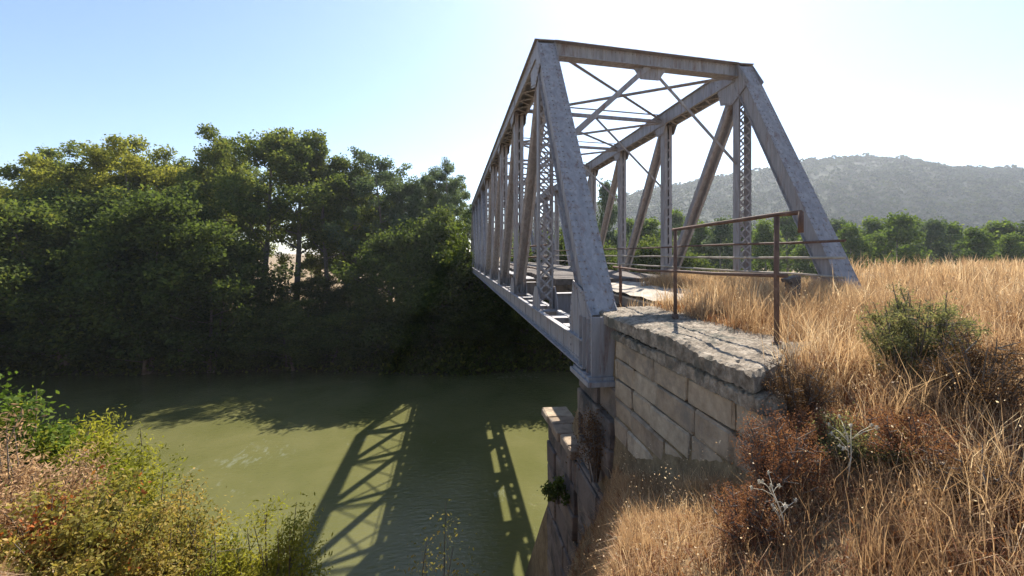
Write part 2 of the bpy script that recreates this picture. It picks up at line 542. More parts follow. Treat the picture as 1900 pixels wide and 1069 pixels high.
def merge_blades(parts):
    V = []; F = []; Rr = []; n = 0
    for v, f, r in parts:
        V.append(v); F.append(f + n); Rr.append(r); n += len(v)
    return np.concatenate(V), np.concatenate(F), np.concatenate(Rr)

# ------------------------------------------------------------------ trees
def tree_proto(seed, H, base, spread, leaf, n_leaf, clump, lmat, bmat, ntrunk=1, top=0.5, nlimb=15):
    """a tree at the origin: returns (trunk mesh, crown mesh). base = height where the crown starts (fraction)"""
    rs = np.random.default_rng(seed)
    mb = MB()
    cl = []
    for t in range(ntrunk):
        bx, by = (0, 0) if ntrunk == 1 else rs.uniform(-0.5, 0.5, 2)
        lean = rs.normal(0, 0.04 if ntrunk == 1 else 0.12, 2)
        Ht = H * (1 if t == 0 else rs.uniform(0.75, 0.95))
        r0 = H * 0.014 * (1.2 if ntrunk == 1 else 0.8)
        pts = []; rad = []
        for i in range(9):
            f = i / 8
            pts.append(Vector((bx + lean[0] * H * f + math.sin(f * 5 + seed) * 0.15 * f, by + lean[1] * H * f + math.cos(f * 4 + seed) * 0.15 * f, Ht * 0.93 * f - 0.3 * (i == 0))))
            rad.append(r0 * (1 - 0.88 * f) * (1.35 if i == 0 else 1))
        mb.tube(pts, rad, 7, False)
        def at(f):
            k = min(int(f * 8), 7); q = f * 8 - k
            return pts[k].lerp(pts[k + 1], q)
        for i in range(nlimb):
            f = base + (1 - base) * ((i + rs.uniform(0, 0.9)) / nlimb) * 0.97
            p = at(min(f, 0.99))
            a = i * 2.4 + rs.uniform(-0.5, 0.5)
            g = (f - base) / (1 - base)
            ln = spread * H * (0.55 + 0.45 * math.sin(math.pi * min(1, g * 0.85 + 0.22))) * (1 - g * (1 - top)) * rs.uniform(0.65, 1.15)
            rise = ln * rs.uniform(0.35, 0.9)
            mid = p + Vector((math.cos(a) * ln * 0.5, math.sin(a) * ln * 0.5, rise * 0.35))
            end = p + Vector((math.cos(a) * ln, math.sin(a) * ln, rise))
            rr_ = r0 * 0.32 * (1 - 0.6 * g)
            mb.tube([p, mid, end], [rr_, rr_ * 0.6, rr_ * 0.2], 5, False)
            cl.append((mid, 0.7)); cl.append((end, 1.0))
            for k in range(2):
                a2 = a + rs.uniform(-1.1, 1.1)
                l2 = ln * rs.uniform(0.3, 0.55)
                s0 = mid.lerp(end, rs.uniform(0.0, 0.8))
                e2 = s0 + Vector((math.cos(a2) * l2, math.sin(a2) * l2, l2 * rs.uniform(0.0, 1.0)))
                mb.tube([s0, e2], [rr_ * 0.4, rr_ * 0.12], 4, False)
                cl.append((e2, 0.8))
        cl.append((at(0.99), 0.75)); cl.append((at(0.93), 0.9))
    C = np.array([tuple(c[0]) for c in cl]); S = np.array([c[1] for c in cl]) * rs.uniform(0.7, 1.25, len(cl))
    w_ = S ** 2; w_ /= w_.sum()
    idx = rs.choice(len(C), n_leaf, p=w_)
    d = rs.normal(size=(n_leaf, 3)); d /= np.linalg.norm(d, axis=1, keepdims=True)
    rad = rs.uniform(0.15, 1, n_leaf) ** 0.5
    # lumpy clumps
    lum = 1 + 0.35 * np.sin(d[:, 0] * 5 + idx) * np.cos(d[:, 1] * 4 + idx * 1.7)
    pos = C[idx] + d * (rad * lum * clump * S[idx])[:, None] * np.array([1, 1, 0.72])
    pos[:, 2] = np.maximum(pos[:, 2], 0.1)
    tone = rs.uniform(0, 1, len(C))
    rnd = np.clip(0.25 * tone[idx] + 0.30 + rs.normal(0, 0.16, n_leaf) + 0.12 * (pos[:, 2] / H - 0.5), 0, 1)
    crown = leaf_mesh("crown", pos, leaf * rs.uniform(0.6, 1.25, n_leaf), rnd, 1.5, 0.2, rs)
    crown.materials.append(lmat)
    tm = bpy.data.meshes.new("trunk")
    tm.from_pydata(mb.v, [], mb.f); tm.polygons.foreach_set("use_smooth", mb.sm); tm.update()
    tm.materials.append(bmat)
    return tm, crown

def place_tree(name, proto, x, y, z, h, H, rz, label, group, widen=1.0, cat="tree"):
    s = h / H
    e = empty(name, (x, y, z), rz, (s * widen, s * widen, s))
    tag(e, label, cat, group)
    link("trunk", proto[0], None, e)
    link("crown", proto[1], None, e)
    return e

P_TALL = [tree_proto(11, 18, 0.18, 0.25, 0.25, 27000, 1.05, LF_POPLAR, M_BARK, 1, 0.55, 34), tree_proto(12, 18, 0.26, 0.26, 0.25, 27000, 1.0, LF_POPLAR, M_BARK, 2, 0.6, 18), tree_proto(13, 18, 0.16, 0.25, 0.24, 26000, 1.0, LF_BLUE, M_BARK, 2, 0.6, 18)]
P_TALL.append(tree_proto(17, 18, 0.2, 0.25, 0.25, 30000, 1.15, LF_YELLOW, M_BARK, 2, 0.75, 20))
P_TALL.append(tree_proto(15, 18, 0.36, 0.24, 0.25, 17000, 1.15, LF_POPLAR, M_BARK, 1, 0.5, 16))
P_DENSE = [tree_proto(21, 11, 0.05, 0.34, 0.24, 22000, 1.15, LF_DENSE, M_BARK, 2, 0.6, 20), tree_proto(22, 11, 0.04, 0.36, 0.24, 22000, 1.15, LF_DENSE, M_BARK, 2, 0.6, 20)]
P_YOUNG = [tree_proto(31, 9, 0.22, 0.20, 0.26, 6500, 0.95, LF_YOUNG, M_PBARK, 1, 0.35, 14), tree_proto(32, 9, 0.25, 0.22, 0.26, 6500, 0.95, LF_YOUNG, M_PBARK, 1, 0.35, 14), tree_proto(33, 9, 0.20, 0.20, 0.26, 6000, 0.95, LF_BLUE, M_PBARK, 1, 0.4, 14)]

def put(name, protos, k, px, depth, top_py, H, label, group, widen=1.0):
    x, y, zt = view(px, depth, top_py)
    zb = gz(x, y) - 0.1
    return place_tree(name, protos[k % len(protos)], x, y, zb, zt - zb, H, (px * 0.37) % 6.28, label, group, widen)

# tall trees of the far bank (back row), left to right
back = [(-60, 46, 332, 3, "tall riverside tree cut by the left edge of the view"),
        (40, 44, 304, 3, "tall yellow-green poplar second from the left end of the row"),
        (125, 43, 250, 3, "tall yellow-green poplar with the leftmost high peak of the row"),
        (205, 46, 286, 3, "yellow-green poplar right of the leftmost peak"),
        (272, 45, 250, 3, "broad poplar peak between the two dips of the left tree line"),
        (335, 47, 262, 3, "yellow-green poplar just right of the broad left peak"),
        (408, 45, 232, 0, "tall poplar crown rising first in the highest stretch of the row"),
        (482, 44, 228, 4, "tallest poplar of the row, at the middle of the tree line"),
        (548, 46, 242, 4, "high poplar just right of the tallest one"),
        (612, 47, 268, 4, "poplar with pale trunk at the gap where the dry field shows"),
        (668, 48, 284, 0, "poplar right of the dry field gap, sloping down in the tree line"),
        (738, 46, 274, 2, "slender grey-green tree before the right end of the row"),
        (795, 48, 300, 2, "slender grey-green tree second from the bridge"),
        (842, 46, 296, 2, "slender grey-green tree nearest the top chord of the bridge")]
for i, (px, d, ty, k, lab) in enumerate(back):
    put("poplar_tree", P_TALL, k, px, d, ty, 18, lab, "tall poplars along the far river bank", (0.95 if k != 4 else 1.05) + 0.08 * ((i * 7) % 3 - 1))
back2 = [(80, 50, 268), (235, 57, 305), (370, 56, 285), (440, 62, 300), (700, 60, 345), (880, 60, 385), (520, 75, 480), (580, 76, 470), (640, 74, 465), (300, 50, 300), (770, 56, 318), (830, 58, 330), (590, 54, 320), (640, 56, 330)]
bl = ["behind the left flank of the leftmost peak of the tree line", "filling the first dip of the tree line from behind", "behind the middle of the tree line, left of its tallest crown",
      "behind the two tallest crowns of the row", "low behind the right slope of the tree line", "low behind the first slender trees by the bridge's far end", "small and low beyond the field gap, left one", "small and low beyond the field gap, middle one", "small and low beyond the field gap, right one", "filling the space beside the broad left peak from behind", "behind the gap between the first two slender grey-green trees", "lowest behind the slender trees, close to the bridge", "standing in the dry field gap, left one", "standing in the dry field gap, right one"]
for (px, d, ty), lab in zip(back2, bl):
    put("poplar_tree", P_TALL, 1, px, d, ty, 18, "shaded poplar " + lab, "tall poplars along the far river bank")
front = [(-40, 36.2, 370, 0), (45, 37.0, 345, 1), (125, 36.2, 372, 0), (200, 37.0, 345, 1), (280, 36.2, 365, 0), (355, 36.8, 345, 1), (398, 36.6, 410, 0), (725, 37.5, 400, 0), (790, 38.5, 385, 1), (850, 39.5, 420, 0), (900, 44, 470, 1), (975, 38.5, 455, 0), (1040, 38, 440, 1), (1105, 38.5, 425, 0), (1180, 39, 440, 1), (1260, 40, 445, 0)]
fl = ["dark dense waterside tree at the left edge of the view", "dark dense waterside tree under the second poplar", "dark waterside tree below the leftmost high peak",
      "dark waterside tree below the first dip of the skyline", "dark waterside tree below the broad left peak", "taller dark waterside tree reaching up below the middle skyline",
      "dark low waterside tree left of the sky gap", "low bushy waterside tree right of the dry field gap", "bushy waterside tree below the slender grey-green trees",
      "bushy waterside tree at the far foot of the bridge", "bushy tree seen behind the far end of the bridge truss", "waterside tree glimpsed between the left truss verticals, far one", "waterside tree glimpsed between the left truss verticals, near one",
      "waterside tree seen just right of the left end post", "waterside tree seen low behind the deck, left of the rail posts", "waterside tree seen low behind the deck, between the rail posts"]
for (px, d, ty, k), lab in zip(front, fl):
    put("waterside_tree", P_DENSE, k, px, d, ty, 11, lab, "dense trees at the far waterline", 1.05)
mids = [(470, 37.3, 555, 0), (545, 37.3, 570, 1), (620, 37.4, 572, 0), (690, 37.5, 565, 1), (770, 37.8, 560, 0), (840, 38.0, 550, 1), (20, 37.0, 560, 0), (110, 37.2, 570, 1), (200, 37.0, 560, 0), (290, 37.2, 570, 1), (380, 37.2, 560, 0), (575, 44, 512, 0), (650, 46, 520, 1), (905, 38.6, 560, 0), (960, 38.6, 575, 1), (1015, 38.4, 590, 0), (1065, 38.2, 600, 1)]
ml = ["low shrub tree at the waterline under the left part of the sky gap", "low shrub tree at the waterline with yellow-green top", "low shrub tree at the waterline under the dry field gap",
      "low shrub tree at the waterline right of the field gap", "low shrub tree at the waterline where the bridge shadow ends", "low shrub tree at the waterline beside the far bridge shadow",
      "low dark shrub tree at the waterline by the left edge", "low dark shrub tree at the waterline under the leftmost peak", "low dark shrub tree at the waterline under the first dip of the skyline",
      "low dark shrub tree at the waterline under the broad left peak", "low dark shrub tree at the waterline left of the sky gap",
      "shrub tree half hiding the dry field gap, left one", "shrub tree half hiding the dry field gap, right one",
      "shaded shrub tree under the far end of the bridge, leftmost", "shaded shrub tree under the far end of the bridge, second from left", "shaded shrub tree under the bridge, third from left", "shaded shrub tree under the bridge nearest the pier"]
for (px, d, ty, k), lab in zip(mids, ml):
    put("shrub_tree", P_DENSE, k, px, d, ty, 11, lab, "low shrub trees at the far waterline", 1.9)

# young plantation behind the embankment grass, right half, and seen through the truss
yy = [(1010, 74, 425), (1060, 66, 420), (1105, 70, 405), (1128, 56, 330), (1165, 72, 395), (1205, 60, 402), (1250, 74, 392), (1300, 62, 398), (1338, 58, 402), (1378, 70, 392), (1420, 60, 405), (1462, 72, 395),
      (1500, 62, 402), (1545, 70, 405), (1580, 58, 402), (1622, 66, 400), (1660, 57, 396), (1686, 70, 392), (1728, 60, 404), (1768, 66, 400), (1806, 57, 418), (1845, 64, 412), (1880, 56, 420), (1925, 60, 410), (1975, 58, 415)]
yl = ["far left inside the truss, low", "second inside the left truss", "behind the lower left end post", "slender and tall right of the left end post", "behind the first right-hand vertical of the truss",
      "left of the fourth right-hand diagonal", "behind the second right-hand vertical", "between the vertical and the leaning diagonal", "just left of the laced vertical", "behind the laced vertical",
      "between the laced vertical and the tall rail post", "behind the tall rail post", "behind the inclined right end post", "just right of the inclined end post", "second right of the inclined end post",
      "third right of the inclined end post", "with bluish crown above the crest grass", "tallest of the group right of the end post", "middle of the stretch right of the green bush",
      "right of the middle, pale trunk", "shorter one near the right side", "fourth from the right edge", "third from the right edge", "cut by the right edge", "beyond the right edge"]
for i, ((px, d, ty), lab) in enumerate(zip(yy, yl)):
    put("young_tree", P_YOUNG, [0, 1, 0, 2, 1][i % 5], px, d, ty + (0, -8, 10, -3, 6)[i % 5], 9, "young green tree of the plantation, " + lab, "young trees beyond the embankment", 0.5 if ty == 330 else (1.0, 1.2, 0.9, 1.1)[i % 4])

# wood mass behind the plantation (reads as one dark band)
n = 60000
pxs = rng.uniform(940, 2300, n); ds = rng.uniform(85, 120, n)
r_ = (pxs - 950) / 800 * ds
X = r_ * math.cos(YAW) + ds * math.sin(YAW); Y = ds * math.cos(YAW) - r_ * math.sin(YAW)
hh = 6.2 + 4.5 * vnoise(X, Y, 7, 8) + 2.5 * vnoise(X, Y, 3, 9)
Z = ground_z(X, Y) + np.maximum(hh, 1) * rng.uniform(0.0, 1, n) ** 0.6 + 2.0
o = link("woodland", leaf_mesh("woodland", np.stack([X, Y, Z], 1), rng.uniform(0.5, 0.9, n), np.clip(rng.normal(0.5, 0.2, n), 0, 1), 1.4), LF_DENSE)
tag(o, "dark band of far woodland at the foot of the hill", "woodland", kind="stuff")

# hill scrub: rounded bush clumps covering the slope, one mass
nb = 9000
bp = rng.uniform(900, 2250, nb); bd = rng.uniform(345, 632, nb)
br = rng.uniform(1.5, 4.0, nb) * (1 + 0.9 * (rng.uniform(0, 1, nb) > 0.93))
nl = 26
P_ = np.repeat(bp, nl); D_ = np.repeat(bd, nl); RR = np.repeat(br, nl)
d3 = rng.normal(size=(nb * nl, 3)); d3 /= np.linalg.norm(d3, axis=1, keepdims=True); d3[:, 2] = np.abs(d3[:, 2])
r_ = (P_ - 950) / 800 * D_
X = r_ * math.cos(YAW) + D_ * math.sin(YAW) + d3[:, 0] * RR; Y = D_ * math.cos(YAW) - r_ * math.sin(YAW) + d3[:, 1] * RR
Z = hill_z(P_, D_) + d3[:, 2] * RR * 0.9
o = link("scrub", leaf_mesh("scrub", np.stack([X, Y, Z], 1), RR * 0.6, np.clip(np.repeat(rng.normal(0.5, 0.32, nb), nl) + rng.normal(0, 0.12, nb * nl), 0, 1), 1.3), LF_HILL)
tag(o, "grey-green oak scrub covering the hillside", "scrub", kind="stuff")

# ------------------------------------------------------------------ bridge
XL, XR = 1.92, 6.74
PAN = 3.62; NP = 10
ZB, ZBT, ZT = 8.50, 8.88, 14.28       # bottom chord under/top, top chord centre
bridge = empty("truss_bridge", (0, 0, 0))
tag(bridge, "weathered grey riveted steel through-truss railway bridge crossing the river", "bridge")
def yn(side, k):
    """panel point k along one truss"""
    y0 = 5.45 if side == 0 else 6.5
    y1 = 8.83 if side == 0 else 9.28
    if k == 0: return y0
    if k == NP: return y1 + PAN * (NP - 2) + 3.38
    return y1 + PAN * (k - 1)
XS = (XL, XR)
zc = (ZB + ZBT) / 2
for s in (0, 1):
    X0 = XS[s]; out = -1 if s == 0 else 1
    # bottom chord: built-up box with flanges and rivet rows
    mb = MB(); ya, yb = yn(s, 0), yn(s, NP)
    for sx in (-1, 1):
        mb.box(X0 + sx * 0.15 - 0.01, X0 + sx * 0.15 + 0.01, ya, yb, ZB + 0.02, ZBT - 0.02)
        mb.box(X0 + sx * 0.20 - 0.048, X0 + sx * 0.20 + 0.04, ya, yb, ZB, ZB + 0.018)
        mb.box(X0 + sx * 0.20 - 0.048, X0 + sx * 0.20 + 0.04, ya, yb, ZBT - 0.018, ZBT)
    y = ya
    while y < yb - 0.5:
        mb.box(X0 - 0.138, X0 + 0.138, y + 0.2, y + 0.5, ZB + 0.006, ZB + 0.016)
        mb.box(X0 - 0.138, X0 + 0.138, y + 0.2, y + 0.5, ZBT - 0.016, ZBT - 0.006)
        mb.box(X0 - 0.175, X0 - 0.1605, y + 0.30, y + 0.36, ZB + 0.02, ZBT - 0.02)
        y += 0.905
    y = ya + 0.1
    while y < 16:
        for zz in (ZB + 0.06, ZBT - 0.06):
            mb.rivet((X0 - 0.160, y, zz), (-1, 0, 0), 0.017)
        y += 0.11
    mb.build("bottom_chord", M_STEEL, bridge)
    # top chord: box with cover plate
    mb = MB(); ya, yb = yn(s, 1), yn(s, NP - 1)
    for sx in (-1, 1):
        mb.box(X0 + sx * 0.16 - 0.01, X0 + sx * 0.16 + 0.01, ya, yb, ZT - 0.22, ZT + 0.15)
        mb.box(X0 + sx * 0.19 - 0.03, X0 + sx * 0.19 + 0.04, ya, yb, ZT - 0.235, ZT - 0.22)
    mb.box(X0 - 0.235, X0 + 0.235, ya - 0.1, yb + 0.1, ZT + 0.15, ZT + 0.168)
    y = ya
    while y < yb - 0.4:
        mb.beam((X0 - 0.17, y, ZT - 0.24), (X0 + 0.17, y + 0.3, ZT - 0.24), 0.01, 0.05, (0, 0, 1))
        mb.beam((X0 + 0.17, y + 0.3, ZT - 0.252), (X0 - 0.17, y + 0.6, ZT - 0.252), 0.01, 0.05, (0, 0, 1))
        y += 0.6
    mb.build("top_chord", M_STEEL, bridge)
    # inclined end posts
    for e, (ka, kb) in enumerate(((0, 1), (NP, NP - 1))):
        a = Vector((X0, yn(s, ka), ZBT + 0.25)); b = Vector((X0, yn(s, kb), ZT - 0.06))
        d = (b - a).normalized()
        mb = MB()
        for sx in (-1, 1):
            mb.beam(a, b, 0.02, 0.30, (1, 0, 0), (sx * 0.14, 0))
        up = Vector((1, 0, 0)).cross(d)
        sg = 1 if up.z > 0 else -1
        mb.beam(a, b + d * 0.06, 0.40, 0.018, (1, 0, 0), (0, sg * 0.16))
        for sx in (-1, 1):
            mb.beam(a, b, 0.06, 0.014, (1, 0, 0), (sx * 0.165, -sg * 0.145))
        L_ = (b - a).length
        t = 0.3
        while t < L_ - 0.5:
            p = a + d * t; q = a + d * (t + 0.25); r3 = a + d * (t + 0.5)
            o3 = up * (-sg * 0.16)
            mb.beam(p + o3 + Vector((-0.17, 0, 0)), q + o3 + Vector((0.17, 0, 0)), 0.05, 0.01, Vector((1, 0, 0)).cross(up))
            mb.beam(q + o3 * 1.06 + Vector((0.17, 0, 0)), r3 + o3 * 1.06 + Vector((-0.17, 0, 0)), 0.05, 0.01, Vector((1, 0, 0)).cross(up))
            t += 0.5
        if e == 0:
            t = 0.1
            while t < L_:
                for sx in (-0.22, 0.22, -0.13, 0.13):
                    mb.rivet(a + d * t + up * (sg * 0.169) + Vector((sx * 0.8, 0, 0)), up * sg, 0.018)
                for uu in (-0.12, 0.12):
                    mb.rivet(a + d * t + up * uu + Vector((-0.15, 0, 0)), (-1, 0, 0), 0.016)
                t += 0.12
        mb.build("end_post", M_STEEL, bridge)
    # verticals
    for k in range(1, NP):
        y = yn(s, k); mb = MB()
        if k in (1, NP - 1):
            for sx in (-1, 1):
                mb.beam((X0 + sx * 0.15, y, ZBT), (X0 + sx * 0.15, y, ZT - 0.17), 0.012, 0.22, (1, 0, 0))
                for sy in (-1, 1):
                    mb.beam((X0 + sx * 0.135, y + sy * 0.105, ZBT), (X0 + sx * 0.135, y + sy * 0.105, ZT - 0.17), 0.03, 0.01, (1, 0, 0))
            vert = mb.build("vertical", M_STEEL, bridge)
            for sy in (-1, 1):
                mb = MB()
                z = ZBT + 0.15
                while z < ZT - 0.6:
                    mb.beam((X0 - 0.125, y + sy * 0.118, z), (X0 + 0.125, y + sy * 0.118, z + 0.24), 0.034, 0.008, (0, 0, 1))
                    mb.beam((X0 + 0.125, y + sy * 0.128, z), (X0 - 0.125, y + sy * 0.128, z + 0.24), 0.034, 0.008, (0, 0, 1))
                    z += 0.24
                mb.build("lacing", M_STEEL, vert)
            continue
        else:
            for sx in (-1, 1):
                mb.beam((X0 + sx * 0.125, y, ZBT), (X0 + sx * 0.125, y, ZT - 0.17), 0.012, 0.24, (1, 0, 0))
                for sy in (-1, 1):
                    mb.beam((X0 + sx * 0.075, y + sy * 0.125, ZBT), (X0 + sx * 0.075, y + sy * 0.125, ZT - 0.17), 0.10, 0.01, (1, 0, 0))
            z = ZBT + 0.1
            while z < ZT - 0.5:
                for sy in (-1, 1):
                    mb.beam((X0 - 0.10, y + sy * 0.136, z), (X0 + 0.10, y + sy * 0.136, z + 0.2), 0.05, 0.008, (0, 0, 1))
                z += 0.3
        mb.build("vertical", M_STEEL, bridge)
    # diagonals, falling towards the middle
    for k in range(1, NP - 1):
        lo, hi = (k + 1, k) if k < NP // 2 else (k, k + 1)
        a = Vector((X0, yn(s, lo), ZBT + 0.05)); b = Vector((X0, yn(s, hi), ZT - 0.1))
        mb = MB()
        wd = 0.24 if k in (1, 2, NP - 2, NP - 3) else 0.17
        for sx in (-1, 1):
            mb.beam(a, b, 0.012, wd, (1, 0, 0), (sx * 0.085, 0))
            mb.beam(a, b, 0.06, 0.012, (1, 0, 0), (sx * 0.12, wd / 2 - 0.006))
        mb.beam(a, b, 0.155, 0.01, (1, 0, 0))
        mb.build("diagonal", M_STEEL, bridge)
    # gussets
    for k in range(0, NP + 1):
        y = yn(s, k)
        mb = MB()
        for sx in (-1, 1):
            xx = X0 + sx * 0.182 - (0.006)
            if k in (0, NP):
                f = 1 if k == 0 else -1
                poly = [(xx, y - f * 0.28, ZB + 0.02), (xx, y + f * 0.75, ZB + 0.02), (xx, y + f * 0.80, ZBT + 0.2), (xx, y + f * 0.62, ZBT + 0.75), (xx, y + f * 0.1, ZBT + 0.62), (xx, y - f * 0.22, ZBT + 0.35)]
            elif k in (1, NP - 1):
                f = 1 if k == 1 else -1
                poly = [(xx, y - f * 0.48, ZT - 0.42), (xx, y + f * 0.1, ZT - 0.75), (xx, y + f * 0.55, ZT - 0.62), (xx, y + f * 0.7, ZT - 0.1), (xx, y + f * 0.7, ZT + 0.12), (xx, y - f * 0.12, ZT + 0.12)]
            else:
                poly = [(xx, y - 0.38, ZT + 0.1), (xx, y - 0.38, ZT - 0.2), (xx, y - 0.15, ZT - 0.5), (xx, y + 0.25, ZT - 0.5), (xx, y + 0.45, ZT - 0.2), (xx, y + 0.45, ZT + 0.1)]
            if (k in (0, NP) and False): pass
            mb.prism(poly, (1, 0, 0), 0.012)
            if k < 5:
                ys = [p[1] for p in poly]; zs = [p[2] for p in poly]
                cy, cz = sum(ys) / len(ys), sum(zs) / len(zs)
                for q in range(len(poly)):
                    p0 = poly[q]; p1 = poly[(q + 1) % len(poly)]
                    nseg = max(1, int(math.dist(p0, p1) / 0.1))
                    for t in range(nseg):
                        yy_ = p0[1] + (p1[1] - p0[1]) * t / nseg; zz_ = p0[2] + (p1[2] - p0[2]) * t / nseg
                        yy_ += (cy - yy_) * 0.1; zz_ += (cz - zz_) * 0.1
                        mb.rivet((xx + (0 if sx < 0 else 0.012), yy_, zz_), (sx, 0, 0), 0.019)
        mb.build("gusset_plate", M_STEEL, bridge)
        if 0 < k < NP:
            mb = MB()
            for sx in (-1, 1):
                xx = X0 + sx * 0.185 - 0.006
                poly = [(xx, y - 0.4, ZBT - 0.06), (xx, y + 0.4, ZBT - 0.06), (xx, y + 0.36, ZBT + 0.2), (xx, y + 0.14, ZBT + 0.45), (xx, y - 0.14, ZBT + 0.45), (xx, y - 0.36, ZBT + 0.2)]
                mb.prism(poly, (1, 0, 0), 0.012)
            mb.build("gusset_plate", M_STEEL, bridge)
    # bearing foot at each end: upright stiffened plates down to the seat
    for k in (0, NP):
        y = yn(s, k); f = 1 if k == 0 else -1
        mb = MB()
        mb.box(X0 - 0.21, X0 + 0.21, y - 0.30, y - 0.27, ZB - 0.02, ZBT + 0.34) if f == 1 else mb.box(X0 - 0.21, X0 + 0.21, y + 0.27, y + 0.30, ZB - 0.02, ZBT + 0.34)
        for dy in (-0.16, 0.0, 0.16):
            for sx in (-1, 1):
                mb.box(X0 + sx * 0.215 - 0.02, X0 + sx * 0.215 + 0.02, y + dy - 0.008, y + dy + 0.008, ZB, ZBT + 0.3)
        mb.box(X0 - 0.26, X0 + 0.26, y - 0.34, y + 0.34, ZB - 0.06, ZB - 0.02)
        mb.box(X0 - 0.29, X0 + 0.29, y - 0.40, y + 0.40, ZB - 0.12, ZB - 0.06)
        mb.build("bearing", M_STEEL, bridge)

# portal struts and cross struts, lateral bracing
for k in range(1, NP):
    a = Vector((XL + 0.18, yn(0, k), ZT)); b = Vector((XR - 0.18, yn(1, k), ZT))
    mb = MB()
    if k in (1, NP - 1):
        mb.beam(a, b, 0.26, 0.014, (0, 1, 0), (0, 0.155))
        mb.beam(a, b, 0.26, 0.014, (0, 1, 0), (0, -0.155))
        mb.beam(a, b, 0.012, 0.29, (0, 1, 0))
        for t in range(1, 44):
            p = a.lerp(b, t / 44)
            for zz in (-0.11, 0.11):
                mb.rivet(p + Vector((0, -0.006, zz)), (0, -1, 0), 0.017)
        mb.build("portal_strut", M_STEEL, bridge)
    else:
        mb.beam(a, b, 0.10, 0.09, (0, 1, 0), (0, 0.08))
        mb.beam(a, b, 0.09, 0.012, (0, 1, 0), (0, -0.13))
        mb.build("cross_strut", M_STEEL, bridge)
    # knee braces of the sway frame
    c = (a + b) / 2
    for s, X0 in ((0, XL + 0.15), (1, XR - 0.15)):
        mb = MB()
        e = Vector((X0, yn(s, k), 12.12))
        t = 0.05 if s == 1 else (0.11 if k == 1 else 0.07)
        mb.beam(c + Vector((0, 0.02 * (1 if s else -1), -0.1)), e, t * 0.8, t, (0, 1, 0))
        mb.build("knee_brace", M_STEEL, bridge)
    if k == 1:
        mb = MB()
        yc = c.y - 0.02
        mb.prism([(c.x - 0.42, yc, ZT - 0.13), (c.x - 0.22, yc, ZT - 0.42), (c.x + 0.22, yc + 0.02, ZT - 0.42), (c.x + 0.42, yc + 0.02, ZT - 0.13)], (0, -1, 0), 0.012)
        mb.build("gusset_plate", M_STEEL, bridge)
    if k < NP - 1:
        for (sa, sb, dz) in ((0, 1, -0.02), (1, 0, -0.12)):
            pa = Vector(((XL + 0.2) if sa == 0 else (XR - 0.2), yn(sa, k), ZT + dz))
            pb = Vector(((XL + 0.2) if sb == 0 else (XR - 0.2), yn(sb, k + 1), ZT + dz))
            mb = MB()
            mb.beam(pa, pb, 0.085, 0.012, (0, 0, 1).__class__((1, 0, 0)))
            mb.beam(pa, pb, 0.012, 0.075, (1, 0, 0))
            mb.build("lateral_brace", M_STEEL, bridge)

# floor system
for k in range(0, NP + 1):
    mb = MB()
    a = Vector((XL + 0.2, yn(0, k) + (0.3 if k == 0 else 0), 8.93)); b = Vector((XR - 0.2, yn(1, k) + (0.3 if k == 0 else 0), 8.93))
    mb.beam(a, b, 0.24, 0.016, (0, 1, 0), (0, 0.25)); mb.beam(a, b, 0.24, 0.016, (0, 1, 0), (0, -0.25)); mb.beam(a, b, 0.014, 0.48, (0, 1, 0))
    mb.build("floor_beam", M_STEEL, bridge)
for X0 in (3.45, 5.25):
    mb = MB()
    mb.box(X0 - 0.09, X0 + 0.09, 6.0, yn(0, NP) - 0.1, 9.20, 9.215)
    mb.box(X0 - 0.007, X0 + 0.007, 6.0, yn(0, NP) - 0.1, 8.96, 9.199)
    mb.box(X0 - 0.09, X0 + 0.09, 6.0, yn(0, NP) - 0.1, 8.945, 8.959)
    mb.build("stringer", M_STEEL, bridge)
# pale slab on the first panel, old sleepers beyond
mb = MB()
NXs, NYs = 24, 22
vs = []
for j in range(NYs + 1):
    for i in range(NXs + 1):
        x = 3.02 + (6.48 - 3.02) * i / NXs
        y = 5.75 + (10.4 - 5.75) * j / NYs
        vs.append((x, y + (0.15 * math.sin(i * 1.7) if j == NYs else 0), 9.30 + 0.03 * math.sin(i * 1.3 + j) * math.cos(j * 0.9)))
fs = [(j * (NXs + 1) + i, j * (NXs + 1) + i + 1, (j + 1) * (NXs + 1) + i + 1, (j + 1) * (NXs + 1) + i) for j in range(NYs) for i in range(NXs)]
mb.add(vs, fs, True)
mb.box(3.04, 6.46, 5.77, 5.80, 9.216, 9.25)
mb.box(3.04, 6.46, 5.81, 10.3, 9.216, 9.25)
mb.build("deck_slab", M_SLAB, bridge)
for j in range(92):
    y = 10.6 + j * 0.335
    mb = MB()
    r1 = random.uniform(-0.06, 0.06); r2 = random.uniform(-0.03, 0.03)
    mb.beam((2.55 + r1, y + r2, 9.31), (6.1 + r1, y - r2, 9.31), 0.30, 0.16, (0, 1, 0))
    mb.build("sleeper", M_WOOD, bridge)
for X0 in (2.35, 6.22):
    mb = MB()
    mb.box(X0 - 0.17, X0 + 0.17, 12.7, 41.0, 9.235, 9.275)
    mb.build("walkway", M_STEEL, bridge)
# guard rail along the inside of the right truss and the left one further on
for X0, s in ((XR - 0.26, 1), (XL + 0.26, 0)):
    for zz in (10.22, 9.93, 9.62):
        mb = MB()
        ya = 6.35 if s == 1 else 9.2
        y = ya
        pts = []
        while y < 41:
            pts.append((X0, y, zz + random.uniform(-0.012, 0.012))); y += 1.2
        mb.tube(pts, 0.024, 6)
        mb.build("guard_rail", M_SLAB if (zz < 10) and s == 1 else M_RUST, bridge)

